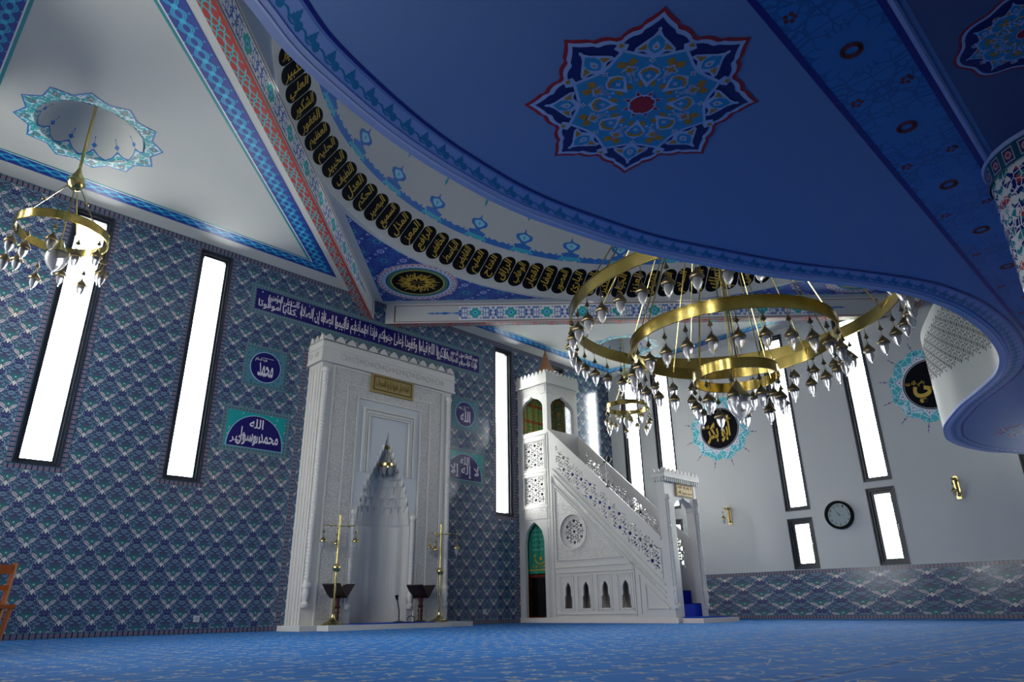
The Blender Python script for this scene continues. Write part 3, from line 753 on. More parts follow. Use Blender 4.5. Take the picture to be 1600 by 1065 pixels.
for i in range(len(EC) - 1):
    pm.quad((*PE[i], ZM + .0), (*PE[i + 1], ZM + .0), (*PE[i + 1], ZT), (*PE[i], ZT)); pm.quad((*PI[i], ZM + .3), (*PI[i + 1], ZM + .3), (*PI[i + 1], ZT), (*PI[i], ZT)); pm.quad((*PE[i], ZT), (*PE[i + 1], ZT), (*PI[i + 1], ZT), (*PI[i], ZT))
pm.build('parapet', M_PARA, balcony, smooth=True)
rl = MB(); rl.tube([(x, y, ZT + .05) for x, y in offset(EC, .07)], .03, 8); rl.build('handrail', M_GREY, balcony, smooth=True)
def MPE(s, z, w):
    i = max(0, min(len(SL) - 2, next((k for k, q in enumerate(SL) if q > s), len(SL) - 1) - 1)); t = (s - SL[i]) / (SL[i + 1] - SL[i])
    a, b = EC[i], EC[i + 1]; dx, dy = b[0] - a[0], b[1] - a[1]; l = hypot(dx, dy)
    x, y = a[0] + dx * t, a[1] + dy * t; o_ = -.006 - w; return (x + dy / l * o_, y - dx / l * o_, z)
SHIFT = next(SL[i] for i, p in enumerate(EC) if abs(p[0] - .9) < 1e-6)
hm = MB(); p_ = .21
def hexstar(cx_, cy_, r): return [(cx_ + (r if k % 2 == 0 else r * .62) * cos(pi * k / 6), cy_ + (r if k % 2 == 0 else r * .62) * sin(pi * k / 6)) for k in range(12)]
for i in range(-2, 60):
    for j in range(-2, 12):
        s = 8.0 + i * p_ * .866; z = 3.45 + (j + .5 * (i % 2)) * p_
        for kind in range(7):
            if kind == 0: x, y = s, z
            else: a = pi / 3 * kind + pi / 6; x, y = s + p_ * .5 * cos(a), z + p_ * .5 * sin(a)
            if kind > 3: continue
            if not (8.2 < x < 14.6 and 3.42 + (x - 9.3) * .15 < y < 4.72): continue
            if kind == 0: hm.flat([hexstar(0, 0, .04)], .002, lambda u, v, w, x=x, y=y: MPE(SHIFT + x + u, y + v, w), .0015)
            else:
                a += pi / 2
                for sg in (-1, 1):
                    ox, oy = .028 * sg * cos(a + pi / 2), .028 * sg * sin(a + pi / 2)
                    lp = [(ox + .04 * cos(t) * cos(a) - .012 * sin(t) * sin(a), oy + .04 * cos(t) * sin(a) + .012 * sin(t) * cos(a)) for t in [k * pi / 3 for k in range(6)]]
                    hm.flat([lp], .002, lambda u, v, w, x=x, y=y: MPE(SHIFT + x + u, y + v, w), .0015)
hm.build('perforation_shade_inlay', M_HOLESHADE, balcony)  # dark inlays on the solid parapet, painted as shade inside pierced holes
# beam soffit across the balcony with rosettes
mb = MB(); y0_, y1_ = .50, .93; xa, xb = XL, W
mb.quad(MS(xa, y0_, .004), MS(xb, y0_, .004), MS(xb, y1_, .004), MS(xa, y1_, .004), [(xa, 0), (xb, 0), (xb, 1), (xa, 1)]); mb.build('scroll_band', M_SOFBAND, balcony)
mb = MB()
for y in (.485, .945): mb.quad(MS(xa, y - .018, .006), MS(xb, y - .018, .006), MS(xb, y + .018, .006), MS(xa, y + .018, .006))
mb.build('band_line', M_SOFNAV, balcony)
mb = MB(); mb.box(xa, xb, .432, .466, ZM - .010, ZM); mb.box(xa, xb, .442, .452, ZM - .016, ZM); mb.build('band_moulding', M_SOFLAV, balcony)
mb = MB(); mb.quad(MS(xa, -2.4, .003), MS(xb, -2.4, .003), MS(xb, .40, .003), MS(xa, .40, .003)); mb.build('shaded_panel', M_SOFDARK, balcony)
ros = MB(); red = mat('soffit_maroon_paint', col=c('#701824'))
def rosette(mb, x, y, r, n):
    for k in range(n):
        a = 2 * pi * k / n; x1, y1 = x + r * .72 * cos(a), y + r * .72 * sin(a); e = r * (.28 if n > 6 else .42)
        mb.flat([[(x1 + e * cos(t + a) * (1.2 if n > 6 else 1), y1 + e * sin(t + a) * .8) for t in [q * pi / 4 for q in range(8)]]], .001, MS, .006)
for k in range(-4, 17):
    x = 3.41 + k * .93
    if not xa + .2 < x < xb - .2: continue
    rosette(ros, x, .72, .066, 12)
    for yy in (.86, .58): rosette(ros, x - .465, yy, .036, 5)
ros.build('maroon_rosette', red, balcony, kind='stuff')
# eight-pointed painted medallions on the soffit
def lobed(R, k, cx_, cy_, ph=0.0):
    half = [(0, 1), (2.2, .955), (5, .915), (8, .885), (9.6, .85), (11, .842), (14, .838), (17, .822), (19.4, .80), (20.6, .782), (22.5, .778)]
    if k == 'oval': half = [(0, 1), (6, .99), (12, .955), (16, .925), (22.5, .905)]
    if k == 'soft': half = [(0, 1), (4, .95), (9, .9), (14, .86), (19, .84), (22.5, .83)]
    out = []
    for s in range(8):
        seq = [(s * 45 + a, r) for a, r in half] + [(s * 45 + 45 - a, r) for a, r in half[::-1][1:-1]]
        out += [(cx_ + R * r * cos(radians(a) + ph), cy_ + R * r * sin(radians(a) + ph)) for a, r in seq]
    return out
sb = mat('soffit_star_blue', col=c('#2f8fc8')); sl = mat('soffit_star_pale', col=c('#a8bce8')); sg_ = mat('soffit_star_gold', col=c('#b8801c')); sr = mat('soffit_star_red', col=c('#a3122a')); sn_ = mat('soffit_star_navy', col=c('#0e1068'))
def soffit_star(x, y, R, label, oval=False):
    global lobed
    lob0 = lobed
    if oval: lobed = lambda R_, k, a, b, ph=0.0: lob0(R_, 'oval', a, b, ph)
    root = thing('painted_star', label, 'painted medallion', (x, y, ZM - .003))
    L_ = lambda loops, w, name, m_: MB().flat(loops, .001, MS, w).build(name, m_, root)
    L_([lobed(R, 0, x, y)], .003, 'red_outline', sr); L_([lobed(R * .955, 0, x, y)], .0045, 'pale_outline', sl); L_([lobed(R * .905, 0, x, y)], .006, 'navy_field', sn_)
    P_ = lambda pts, a: [(x + R * (u * cos(a) - v * sin(a)), y + R * (u * sin(a) + v * cos(a))) for u, v in pts]
    sy_ = lambda pts: pts + [(u, -v) for u, v in pts[::-1]]
    pale = MB(); blu = MB(); gold = MB(); pal2 = MB(); gol2 = MB()
    pale.flat([lobed(R * .66, 'soft', x, y, pi / 8)], .001, MS, .0075); blu.flat([lobed(R * .625, 'soft', x, y, pi / 8)], .001, MS, .009)
    for k in range(8):
        a = k * pi / 4
        pale.flat([P_(sy_([(.83, 0), (.81, .015), (.79, .012), (.74, .04), (.68, .1), (.62, .155), (.58, .16), (.59, .09), (.56, .05), (.52, .02)]), a)], .001, MS, .0105)
        blu.flat([P_(sy_([(.755, 0), (.7, .055), (.645, .065), (.6, .04), (.57, .0)]), a)], .001, MS, .012)
        gold.flat([P_([(.67, .075), (.61, .14), (.605, .07)], a)], .001, MS, .012); gold.flat([P_([(.67, -.075), (.61, -.14), (.605, -.07)], a)], .001, MS, .012)
        pal2.flat([P_(sy_([(.695, 0), (.65, .03), (.62, .028), (.6, .0)]), a)], .001, MS, .0135); gol2.flat([P_(circ(.64, 0, .012, 6), a)], .001, MS, .015)
        # inner almond with gold crescent
        pal2.flat([P_(sy_([(.46, 0), (.435, .03), (.41, .07), (.36, .095), (.31, .07), (.25, .03), (.2, .0)]), a), P_(sy_([(.4, 0), (.385, .045), (.35, .062), (.31, .045), (.26, .0)]), a)], .001, MS, .0105)
        gol2.flat([P_(sy_([(.425, 0), (.405, .055), (.36, .078), (.355, .06), (.385, .035), (.395, .0)]), a)], .001, MS, .012)
        pal2.flat([P_(star(4, .03, .014, .33, 0), a)], .001, MS, .0105)
        pal2.flat([P_(star(4, .035, .018, .5, 0), a)], .001, MS, .012); gol2.flat([P_(circ(.5, 0, .01, 5), a)], .001, MS, .0135)
        b = a + pi / 8
        pal2.flat([P_(star(4, .075, .04, .43, 0, pi / 4 * 0), b)], .001, MS, .0105); gol2.flat([P_(star(4, .038, .022, .43, 0), b)], .001, MS, .012)
        gold.flat([P_([(.49, .11), (.53, .16), (.46, .2), (.43, .15)], a)], .001, MS, .0105); gold.flat([P_([(.49, -.11), (.53, -.16), (.46, -.2), (.43, -.15)], a)], .001, MS, .0105)
        pale.flat([P_([(.645, .03), (.69, .06), (.74, .0), (.69, -.06), (.645, -.03)], b)], .001, MS, .0105); gold.flat([P_([(.68, .0), (.7, .035), (.725, .0), (.7, -.02)], b)], .001, MS, .012)
        gol2.flat([P_([(.25, .02), (.29, .06), (.24, .07), (.2, .04)], b)], .001, MS, .0105); gol2.flat([P_([(.25, -.02), (.29, -.06), (.24, -.07), (.2, -.04)], b)], .001, MS, .0105)
        for s in (-1, 1):
            pal2.flat([P_([(.3, s * .12), (.33, s * .13), (.36, s * .17), (.345, s * .18), (.315, s * .145), (.28, s * .135)], a)], .001, MS, .0105)
            pal2.flat([P_(circ(.4, s * .115, .018, 8), a), P_(circ(.4, s * .115, .008, 6), a)], .001, MS, .0105); pal2.flat([P_(circ(.285, s * .09, .014, 8), a)], .001, MS, .0105)
    pale.build('pale_petal', sl, root); blu.build('blue_petal', sb, root); gold.build('gold_leaf', sg_, root); pal2.build('pale_tracery', sl, root); gol2.build('gold_heart', sg_, root)
    st2 = [P_(star(8, .185, .10), pi / 8)]; L_(st2, .0125, 'pale_centre_star', sl); L_([P_(star(8, .165, .088), pi / 8)], .014, 'red_star_points', sr)
    lobed = lob0; L_([P_(star(10, .105, .085), 0)], .0165, 'red_centre', sr); L_([P_(circ(0, 0, .125, 10), 0), P_(circ(0, 0, .11, 10), 0)], .0155, 'pale_centre_ring', sl)
soffit_star(2.92, 1.775, .715, 'large eight-pointed painted star medallion on the blue balcony soffit overhead')
soffit_star(2 * CX - 2.92, 1.775, .715, 'distant painted star medallion at the right end of the balcony soffit')
soffit_star(3.95, .02, .335, 'dark oval painted medallion on the dim panel beyond the scroll band, top right', True)
# column
for x, lab in ((5.37, 'tile-clad round column at the right edge of the view, meeting the balcony soffit'), (2 * CX - 5.37, 'tile-clad round column under the right half of the balcony')):
    root = thing('column', lab, 'column', (x, .06, 0)); mb = MB(); n = 40; r = .44
    for i in range(n):
        a, b = 2 * pi * i / n, 2 * pi * (i + 1) / n
        P0 = lambda t, z, r=r: (x + r * cos(t), .06 + r * sin(t), z)
        mb.quad(P0(a, 0), P0(b, 0), P0(b, ZM - .06), P0(a, ZM - .06), [(a * r, 0), (b * r, 0), (b * r, ZM), (a * r, ZM)])
    mb.build('tiled_shaft', M_COLT, root, smooth=True)
    cb = MB()
    for i in range(n):
        a, b = 2 * pi * i / n, 2 * pi * (i + 1) / n
        for (r0, z0), (r1, z1), (v0, v1) in (((.452, ZM - .17), (.456, ZM - .03), (0, 1)),):
            cb.quad((x + r0 * cos(a), .06 + r0 * sin(a), z0), (x + r0 * cos(b), .06 + r0 * sin(b), z0), (x + r1 * cos(b), .06 + r1 * sin(b), z1), (x + r1 * cos(a), .06 + r1 * sin(a), z1), [(a * r0, 0), (b * r0, 0), (b * r0, 1), (a * r0, 1)])
    cb.build('blossom_collar', mat('collar_tile', strip_fn(c('#1c4a5c'), .12), rough=.25), root, smooth=True)
    MB().ring((x, .06, 0), .465, .3, ZM - .03, ZM - .002, 40).build('top_bead', M_SOFLAV, root)
# outside: bright ground and a few trees beyond the right wall
gr = MB(); gr.quad((W + .5, -12, -1), (60, -12, -1), (60, 40, -1), (W + .5, 40, -1)); gr.quad((-40, D + .5, -1), (W + .5, D + .5, -1), (W + .5, 50, -1), (-40, 50, -1)); g_ = gr.build('ground', mat('paving', col=c('#b9bab6'), rough=.9), **ST)
tf = mat('sunlit_leaf', lambda: mix(noise(objc(), 2, 3), c('#5f9a4a'), c('#b9dca0')), rough=.8)
for k, (x, y, z, r, lab) in enumerate(((24, 16.5, 1.6, 2.1, 'pale leafy tree outside, behind the windows left of the clock'), (26, 9.0, 1.9, 2.4, 'pale leafy tree outside, seen low in the window right of the clock'))):
    root = thing('tree', lab, 'tree', (x, y, -1)); MB().tube([(x, y, -1), (x, y, z)], .14, 8).build('trunk', M_WOOD, root); cb = MB(); rr = random.Random(k)
    for q in range(420):
        a = rr.uniform(0, 2 * pi); e = rr.uniform(-1, 1); d_ = r * rr.uniform(.4, 1); cx_, cy_, cz_ = x + d_ * cos(a) * sqrt(1 - e * e), y + d_ * sin(a) * sqrt(1 - e * e), z + .4 + d_ * e
        s = rr.uniform(.12, .3); t = Vector((rr.uniform(-1, 1), rr.uniform(-1, 1), rr.uniform(-1, 1))).normalized(); n_ = t.orthogonal().normalized()
        C_ = Vector((cx_, cy_, cz_)); cb.quad(C_ - t * s, C_ - n_ * s * .5, C_ + t * s, C_ + n_ * s * .5)
    cb.build('foliage', tf, root)
# ================================================================== prayer niche
MX, YF = 9.0, 13.15; XA, XB_ = 7.13, 10.87; ZP = .1
def MF(u, v, w): return (u, YF - w, v)
mih = thing('prayer_niche', 'tall white carved marble prayer niche with crenellated top against the tiled wall', 'prayer niche', (MX, 13.4, 0))
NZ = [(ZP, .72), (2.15, .72), (2.2, .70), (2.56, .69), (2.6, .66), (2.75, .64), (2.8, .60), (3.0, .57), (3.05, .52), (3.17, .49), (3.2, .42), (3.33, .40), (3.36, .35), (3.48, .325), (3.52, .28), (3.62, .255), (3.66, .21), (3.76, .19), (3.8, .145), (3.9, .12), (3.93, .085), (4.05, .05), (4.1, .03), (4.26, .004)]
nl = [(MX - .02 - w, z) for z, w in NZ] + [(MX - .02 + w, z) for z, w in NZ[::-1]]
body = MB()
body.flat([[(XA, ZP)] + [nl[0]] + nl[1:-1] + [nl[-1]] + [(XB_, ZP), (XB_, 5.6), (XA, 5.6)]], .05, MF, -.05)
body.box(XA, XA + .05, YF + .05, D - .002, ZP, 5.6); body.box(XB_ - .05, XB_, YF + .05, D - .002, ZP, 5.6)
body.build('body', M_MARBLE, mih)
# niche interior, stepped muqarnas half dome
def niche_surface():
    vs = []; fs = []; n = 28; Zs = []
    for (z, w), (z2, w2) in zip(NZ, NZ[1:]): Zs += [(z, w)]
    Zs.append(NZ[-1]); dp = .56
    for z, w in Zs:
        for k in range(n + 1):
            a = pi * k / n; m_ = 1 - (.07 * abs(sin(a * 7 + (z * 9))) if z > 2.2 else .0)
            vs.append((MX - .02 - w * cos(a) * m_, YF + dp * (w / .72) ** .8 * sin(a) * m_, z))
    for i in range(len(Zs) - 1):
        for k in range(n): fs.append((i * (n + 1) + k, i * (n + 1) + k + 1, (i + 1) * (n + 1) + k + 1, (i + 1) * (n + 1) + k))
    return MB().add(vs, fs)
niche_surface().build('niche_recess', M_MARBLE, mih)
mq_ = MB(); rr = random.Random(3)
for (z, w) in NZ[3:20:2]:
    n = max(3, int(w * 16))
    for k in range(n + 1):
        a = pi * k / n; x, y = MX - .02 - w * .96 * cos(a), YF + .54 * (w / .72) ** .8 * sin(a) * .97
        mq_.lathe([(.002, -.12), (.028, -.05), (.036, 0), (.03, .03)], (x, y, z), 6)
mq_.build('muqarnas', M_MARBLE, mih)
# raised frames, carved borders
fr2 = MB(); 
def fstrip(mb, x0, x1, z0, z1, w=.02, w0=0.0, M=MF, m=0):
    mb.flat([rect(x0, x1, z0, z1)], w, M, w0, m)
cv = MB()
cv.flat([[(7.48, ZP + .1), (7.80, ZP + .1), (7.80, 5.2), (10.2, 5.2), (10.2, ZP + .1), (10.52, ZP + .1), (10.52, 5.52), (7.48, 5.52)]], .015, MF)
cv.build('carved_outer_border', M_CARVE, mih)
cv = MB(); cv.flat([[(7.84, ZP + .1), (8.08, ZP + .1), (8.08, 4.95), (9.92, 4.95), (9.92, ZP + .1), (10.16, ZP + .1), (10.16, 5.17), (7.84, 5.17)]], .015, MF); cv.build('carved_inner_border', M_CARVE, mih)
mo = MB()
for (a, b, t_) in ((7.42, 5.56, .04), (7.80, 5.20, .035), (8.085, 4.95, .04)):
    x1 = 2 * MX - a
    mo.flat([[(a, ZP), (a + t_, ZP), (a + t_, b - t_), (x1 - t_, b - t_), (x1 - t_, ZP), (x1, ZP), (x1, b), (a, b)]], .035, MF)
mo.build('border_moulding', M_MARBLE, mih)
sp2 = MB(); sp2.flat([[(8.13, 2.45)] + [(MX - .02 - w, z) for z, w in NZ[3:]] + [(MX - .02 + w, z) for z, w in NZ[3:][::-1]] + [(9.87, 2.45), (9.87, 4.9), (8.13, 4.9)]], .006, MF); sp2.build('smooth_spandrel', M_MARB2, mih)
uf = MB()
for a, t_, w in ((8.27, .05, .045), (8.34, .06, .03), (8.42, .035, .05)):
    x1 = 2 * MX - a; b = 4.74 - (a - 8.27)
    uf.flat([[(a, 3.25), (a + t_, 3.25), (a + t_, b - t_), (x1 - t_, b - t_), (x1 - t_, 3.25), (x1, 3.25), (x1, b), (a, b)]], w, MF)
uf.build('hanging_frame', M_MARBLE, mih)
# cornice with crenellations
co = MB(); co.box(XA - .06, XB_ + .06, YF - .06, D - .002, 5.6, 6.1); co.box(XA - .08, XB_ + .08, YF - .08, D - .002, 5.58, 5.63); co.box(XA - .075, XB_ + .075, YF - .075, D - .002, 5.90, 5.93); co.build('cornice', M_MARBLE, mih)
cm_ = MB()
for k in range(10):
    x = 7.62 + k * .305; cm_.flat([circ(x, 5.78, .085, 8), circ(x, 5.78, .055, 8)], .012, lambda u, v, w: MF(u, v, w + .06)); cm_.flat([rect(x + .12, x + .185, 5.73, 5.83), rect(x + .135, x + .17, 5.745, 5.815)], .012, lambda u, v, w: MF(u, v, w + .06))
for k in range(2): cm_.flat([circ(YF + .18 + k * .26, 5.78, .07, 8), circ(YF + .18 + k * .26, 5.78, .045, 8)], .012, lambda u, v, w: (XA - .06 - w, u, v))
cm_.build('frieze_motif', M_CARVE, mih)
def cren(n, a, b, z0, h): 
    p = (b - a) / n; pts = [(a, z0)]
    for k in range(n):
        x = a + k * p; pts += [(x, z0 + .02), (x + p * .12, z0 + h * .25), (x + p * .2, z0 + h * .6), (x + p * .38, z0 + h * .85), (x + p * .5, z0 + h), (x + p * .62, z0 + h * .85), (x + p * .8, z0 + h * .6), (x + p * .88, z0 + h * .25), (x + p, z0 + .02)]
    return pts + [(b, z0)]
cn = MB(); cn.flat([cren(13, XA - .06, XB_ + .06, 6.08, .175)], .07, lambda u, v, w: MF(u, v, w - .01)); cn.flat([cren(3, YF - .06, D - .01, 6.08, .175)], .07, lambda u, v, w: (XA - .06 + w, u, v)); cn.flat([cren(3, YF - .06, D - .01, 6.08, .175)], .07, lambda u, v, w: (XB_ + .06 - w, u, v))
cn.build('crenellation', M_MARBLE, mih)
def twist(ctr, z0, z1, r, parent, m_=None, pitch=.075, name='twisted_column'):
    n = int((z1 - z0) / .02); seg = 12
    prof = [(r, z0 + (z1 - z0) * i / n) for i in range(n + 1)]
    mb = MB().lathe(prof, (ctr[0], ctr[1], 0), seg, mod=lambda a, z: 1 + .16 * sin(a * 2 + z * 2 * pi / pitch * .5 * 2))
    for z in (z0, z1): mb.lathe([(r * 1.3, z - .05), (r * 1.5, z), (r * 1.1, z + .05)], (ctr[0], ctr[1], 0), 12)
    mb.lathe([(r * 1.2, z0 - .42), (r * 1.5, z0 - .36), (r * .8, z0 - .3), (r * 1.4, z0 - .16), (r * .9, z0 - .05)], (ctr[0], ctr[1], 0), 12)
    mb.build(name, m_ or M_MARBLE, parent, smooth=True)
for x in (XA + .09, XB_ - .09): twist((x, YF - .01), .85, 5.4, .062, mih)
for x in (MX - .02 - .80, MX - .02 + .80): twist((x, YF - .005), .8, 2.35, .055, mih)
pl = MB()
for y in (13.22, 13.34, 13.48, 13.6): pl.box(XA - .02, XA, y, y + .05, ZP, 5.5)
for y in (13.22, 13.6): pl.box(XB_, XB_ + .02, y, y + .05, ZP, 5.5)
pl.build('side_fluting', M_MARBLE, mih)
pq = MB(); pq.flat([rect(8.40, 9.62, 5.13, 5.60)], .05, MF, .01); p_ = pq.build('gilt_plaque', M_GOLD, mih)
MB().flat([rect(8.46, 9.56, 5.19, 5.54), rect(8.485, 9.535, 5.215, 5.515)], .008, MF, .06).build('plaque_border', mat('dark_bronze', col=c('#4a3a12'), rough=.5), p_)
put_text(MB(), 'كلما دخل عليها زكريا المحراب', (8.53, 9.49, 5.25, 5.48), MF, .061, .006, .004).build('engraved_lettering', mat('engraved_bronze', col=c('#6b531f'), rough=.5), p_)
plinth = thing('marble_plinth', 'low white marble step in front of the prayer niche', 'plinth', (MX, 12.9, 0))
pb = MB(); pb.box(6.98, 7.55, 12.82, D - .005, .0, .1); pb.box(7.55, 10.45, 12.45, D - .005, 0, .098); pb.box(10.45, 11.1, 12.5, D - .005, 0, .1); pb.box(7.35, 7.95, 12.4, 12.9, 0, .102); pb.build('step', M_MARBLE, plinth)
MB().box(8.05, 10.0, 12.46, 13.5, .1, .112).build('step_carpet', M_BCARPET, plinth)
# little brass lamp inside the niche
nl_ = thing('hanging_lamp', 'tiny brass ring lamp hanging inside the prayer niche arch', 'lamp', (MX, 13.25, 3.5))
b_ = MB(); b_.ring((MX + .05, 13.25, 0), .16, .15, 3.47, 3.53, 24); b_.build('brass_ring', M_BRASS, nl_, smooth=True)
b_ = MB(); b_.lathe([(.03, 3.86), (.08, 3.89), (.06, 3.95), (.015, 4.0)], (MX + .05, 13.25, 0), 10)
for k in range(3): a = 2 * pi * k / 3; b_.tube([(MX + .05 + .16 * cos(a), 13.25 + .16 * sin(a), 3.54), (MX + .05, 13.25, 3.88)], .006, 5)
b_.build('chain', M_BRASS, nl_)
for k in range(5): a = 2 * pi * k / 5; MB().lathe([(.02, -.19), (.045, -.14), (.055, -.05), (.05, 0)], (MX + .05 + .12 * cos(a), 13.25 + .12 * sin(a), 3.45), 10).build('glass_shade', M_GLASS, nl_, smooth=True)

# ================================================================== minbar (pulpit)
PX, PX2, PYF = 13.9, 15.26, 8.93; TYF = 12.55
mn_ = thing('pulpit', 'tall white marble mosque pulpit with pierced lattice stair rail and canopy tower', 'pulpit', (14.6, 11.3, 0))
def MP(u, v, w): return (PX - w, u, v)       # side facing the niche; u = y
def MP2(u, v, w): return (PX2 + w, u, v)
MB().box(PX - .02, PX2 + .04, PYF - .06, D - .005, 0, .12).box(PX + .15, PX2 + .35, 8.35, PYF - .06, 0, .10).build('base_step', mat('pinkish_marble', col=c('#d8cdc8'), rough=.35), mn_)
MB().box(PX + .2, PX2 + .2, 8.5, 9.2, .10, .125).build('base_carpet', M_BCARPET, mn_)
def petals(cx_, cy_, p, inside):             # girih holes round one lattice point
    out = []
    R6 = pi / 6
    st = [(cx_ + (p * .21 if k % 2 == 0 else p * .13) * cos(pi * k / 6 + .26), cy_ + (p * .21 if k % 2 == 0 else p * .13) * sin(pi * k / 6 + .26)) for k in range(12)]
    out.append(st)
    for k in range(6):
        a = pi / 3 * k + R6
        for s in (-1, 1):                    # two slanting petals across each of the six axes (only three kept to avoid doubles)
            if k >= 3: continue
            bx, by = cx_ + p * .5 * cos(a) - s * p * .105 * sin(a), cy_ + p * .5 * sin(a) + s * p * .105 * cos(a); g = a + s * .0
            out.append([(bx + p * .15 * cos(t) * cos(g) - p * .077 * sin(t) * sin(g), by + p * .15 * cos(t) * sin(g) + p * .077 * sin(t) * cos(g)) for t in [q * pi / 3 for q in range(6)]])
        b = a + pi / 6
        if k < 2:                            # kite holes at the triangle centres
            bx, by = cx_ + p * .577 * cos(b), cy_ + p * .577 * sin(b)
            out.append([(bx + p * .095 * cos(q * 2 * pi / 3 + b), by + p * .095 * sin(q * 2 * pi / 3 + b)) for q in range(3)])
        bx, by = cx_ + p * .33 * cos(b), cy_ + p * .33 * sin(b)
        out.append([(bx + p * .085 * cos(t) * cos(b) - p * .06 * sin(t) * sin(b), by + p * .085 * cos(t) * sin(b) + p * .06 * sin(t) * cos(b)) for t in [q * pi / 2.5 for q in range(5)]])
    return [l for l in out if all(inside(x, y) for x, y in l)]
def lattice(inside, x0, x1, y0, y1, p, ox=0, oy=0):
    L = []; i = 0; x = x0 + ox
    j0 = 0
    while x < x1 + p:
        y = y0 + oy - p + (p * .5 if i % 2 else 0)
        while y < y1 + p: L += petals(x, y, p, inside); y += p
        x += p * .866; i += 1
    return L
ptop = lambda y: 4.85 - .935 * (12.35 - y)
lat_in = lambda x, y: 9.16 < x < 12.32 and 3.92 - .935 * (12.34 - x) < y < 4.60 - .945 * (12.34 - x)
RL = lattice(lat_in, 9.1, 12.4, .8, 4.7, .33, .05, .04)
CC = (11.78, 2.185)
circ_in = lambda x, y: hypot(x - CC[0], y - CC[1]) < .355
CLH = lattice(circ_in, CC[0] - .5, CC[0] + .6, CC[1] - .5, CC[1] + .6, .27, .5 - 2 * .2338 + .0, .5 - .27 * 1 + .27 * 0)
def arch(cx_, hw, z0, zs, zt): return [(cx_ - hw, z0), (cx_ + hw, z0), (cx_ + hw, zs), (cx_ + hw * .8, zs + (zt - zs) * .5), (cx_ + hw * .4, zs + (zt - zs) * .8), (cx_, zt), (cx_ - hw * .4, zs + (zt - zs) * .8), (cx_ - hw * .8, zs + (zt - zs) * .5), (cx_ - hw, zs)]
def keyarch(cx_): return [(cx_ - .135, .335), (cx_ + .135, .335), (cx_ + .12, .42), (cx_ + .12, .6), (cx_ + .085, .64), (cx_ + .085, .82), (cx_ + .05, .89), (cx_, .955), (cx_ - .05, .89), (cx_ - .085, .82), (cx_ - .085, .64), (cx_ - .12, .6), (cx_ - .12, .42)]
WY = [12.03, 11.45, 10.85, 10.24]
out_ = [(PYF + .2, .12), (TYF, .12), (TYF, ptop(TYF)), (PYF + .2, ptop(PYF + .2))]
side = MB(); side.flat([out_, circ(CC[0], CC[1], .43, 40)] + [keyarch(y) for y in WY] + RL, .045, MP, -.045); side.build('stair_side_panel', M_MARBLE, mn_)
MB().flat([circ(CC[0], CC[1], .43, 40)] + CLH, .03, MP, -.075).build('round_lattice', M_MARBLE, mn_)
fs_ = MB(); fs_.flat([[(PYF + .2, .12), (TYF, .12), (TYF, ptop(TYF)), (PYF + .2, ptop(PYF + .2))]] + lattice(lambda x, y: 9.3 < x < 12.32 and 3.95 - .935 * (12.34 - x) < y < 4.60 - .945 * (12.34 - x), 9.1, 12.4, .8, 4.7, .33, .05, .04), .045, MP2, -.045); fs_.build('far_side_panel', M_MARBLE, mn_)
def pstrip(mb, p, q, wd, w=.032, M=MP):      # raised strip between two (y, z) points
    dx, dy = q[0] - p[0], q[1] - p[1]; l = hypot(dx, dy); nx, ny = -dy / l * wd / 2, dx / l * wd / 2
    mb.flat([[(p[0] + nx, p[1] + ny), (q[0] + nx, q[1] + ny), (q[0] - nx, q[1] - ny), (p[0] - nx, p[1] - ny)]], w, M, 0.0)
mo = MB()
for o_, w_ in ((-.03, .07),): pstrip(mo, (PYF + .2, ptop(PYF + .2) + o_), (TYF, ptop(TYF) + o_), w_, .03)
pstrip(mo, (9.12, .80), (12.42, 3.885), .03); pstrip(mo, (9.12, .64), (12.42, 3.73), .02)
pstrip(mo, (9.14, .53), (12.42, 3.50), .03)
pstrip(mo, (9.17, .92), (9.17, 1.6), .025)
for z, w_ in ((1.49, .03), (1.32, .03), (1.18, .02)): pstrip(mo, (12.44 if z < 1.4 else 12.36, z), (9.98 if z < 1.4 else 10.3, z), w_)
pstrip(mo, (12.46, .14), (12.46, 3.7), .03); pstrip(mo, (12.36, 1.49), (12.36, 3.38), .03); pstrip(mo, (9.96, .14), (9.96, 1.3), .03); pstrip(mo, (12.36, 3.36), (10.25, 1.46), .03)
pstrip(mo, (12.46, .2), (9.96, .2), .02)
for (a, b) in ((12.28, 11.84), (11.70, 11.23), (11.08, 10.64), (10.46, 10.02)):
    for p, q in (((a, .27), (a, 1.10)), ((b, .27), (b, 1.10)), ((a, 1.10), (b, 1.10)), ((a, .31), (b, .31))): pstrip(mo, p, q, .028, .022)
    for p, q in (((a - .06, .33), (a - .06, 1.05)), ((b + .06, .33), (b + .06, 1.05)), ((a - .06, 1.05), (b + .06, 1.05))): pstrip(mo, p, q, .012, .014)
for p, q in (((9.66, .30), (9.66, .84)), ((9.66, .31), (9.05, .31)), ((9.66, .84), (9.05, .31)), ((9.82, .2), (9.82, 1.05))): pstrip(mo, p, q, .024)
rm = MB(); rm.flat([circ(CC[0], CC[1], .46, 40), circ(CC[0], CC[1], .425, 40)], .03, MP); rm.flat([circ(CC[0], CC[1], .40, 40), circ(CC[0], CC[1], .385, 40)], .02, MP, -.04)
mo.build('side_moulding', M_MARBLE, mn_); rm.build('round_window_rim', M_MARBLE, mn_)
cv = MB(); cv.flat([[(12.34, 1.51), (12.34, 3.33), (10.32, 1.51)], circ(CC[0], CC[1], .46, 40)], .012, MP); cv.build('carved_triangle', M_CARVE, mn_)
cv = MB(); cv.flat([[(9.4, .80), (12.40, 3.62), (12.40, 3.76 - .02), (9.4, .93 - .05)]], .01, MP); cv.build('carved_diagonal_band', M_CARVE, mn_)
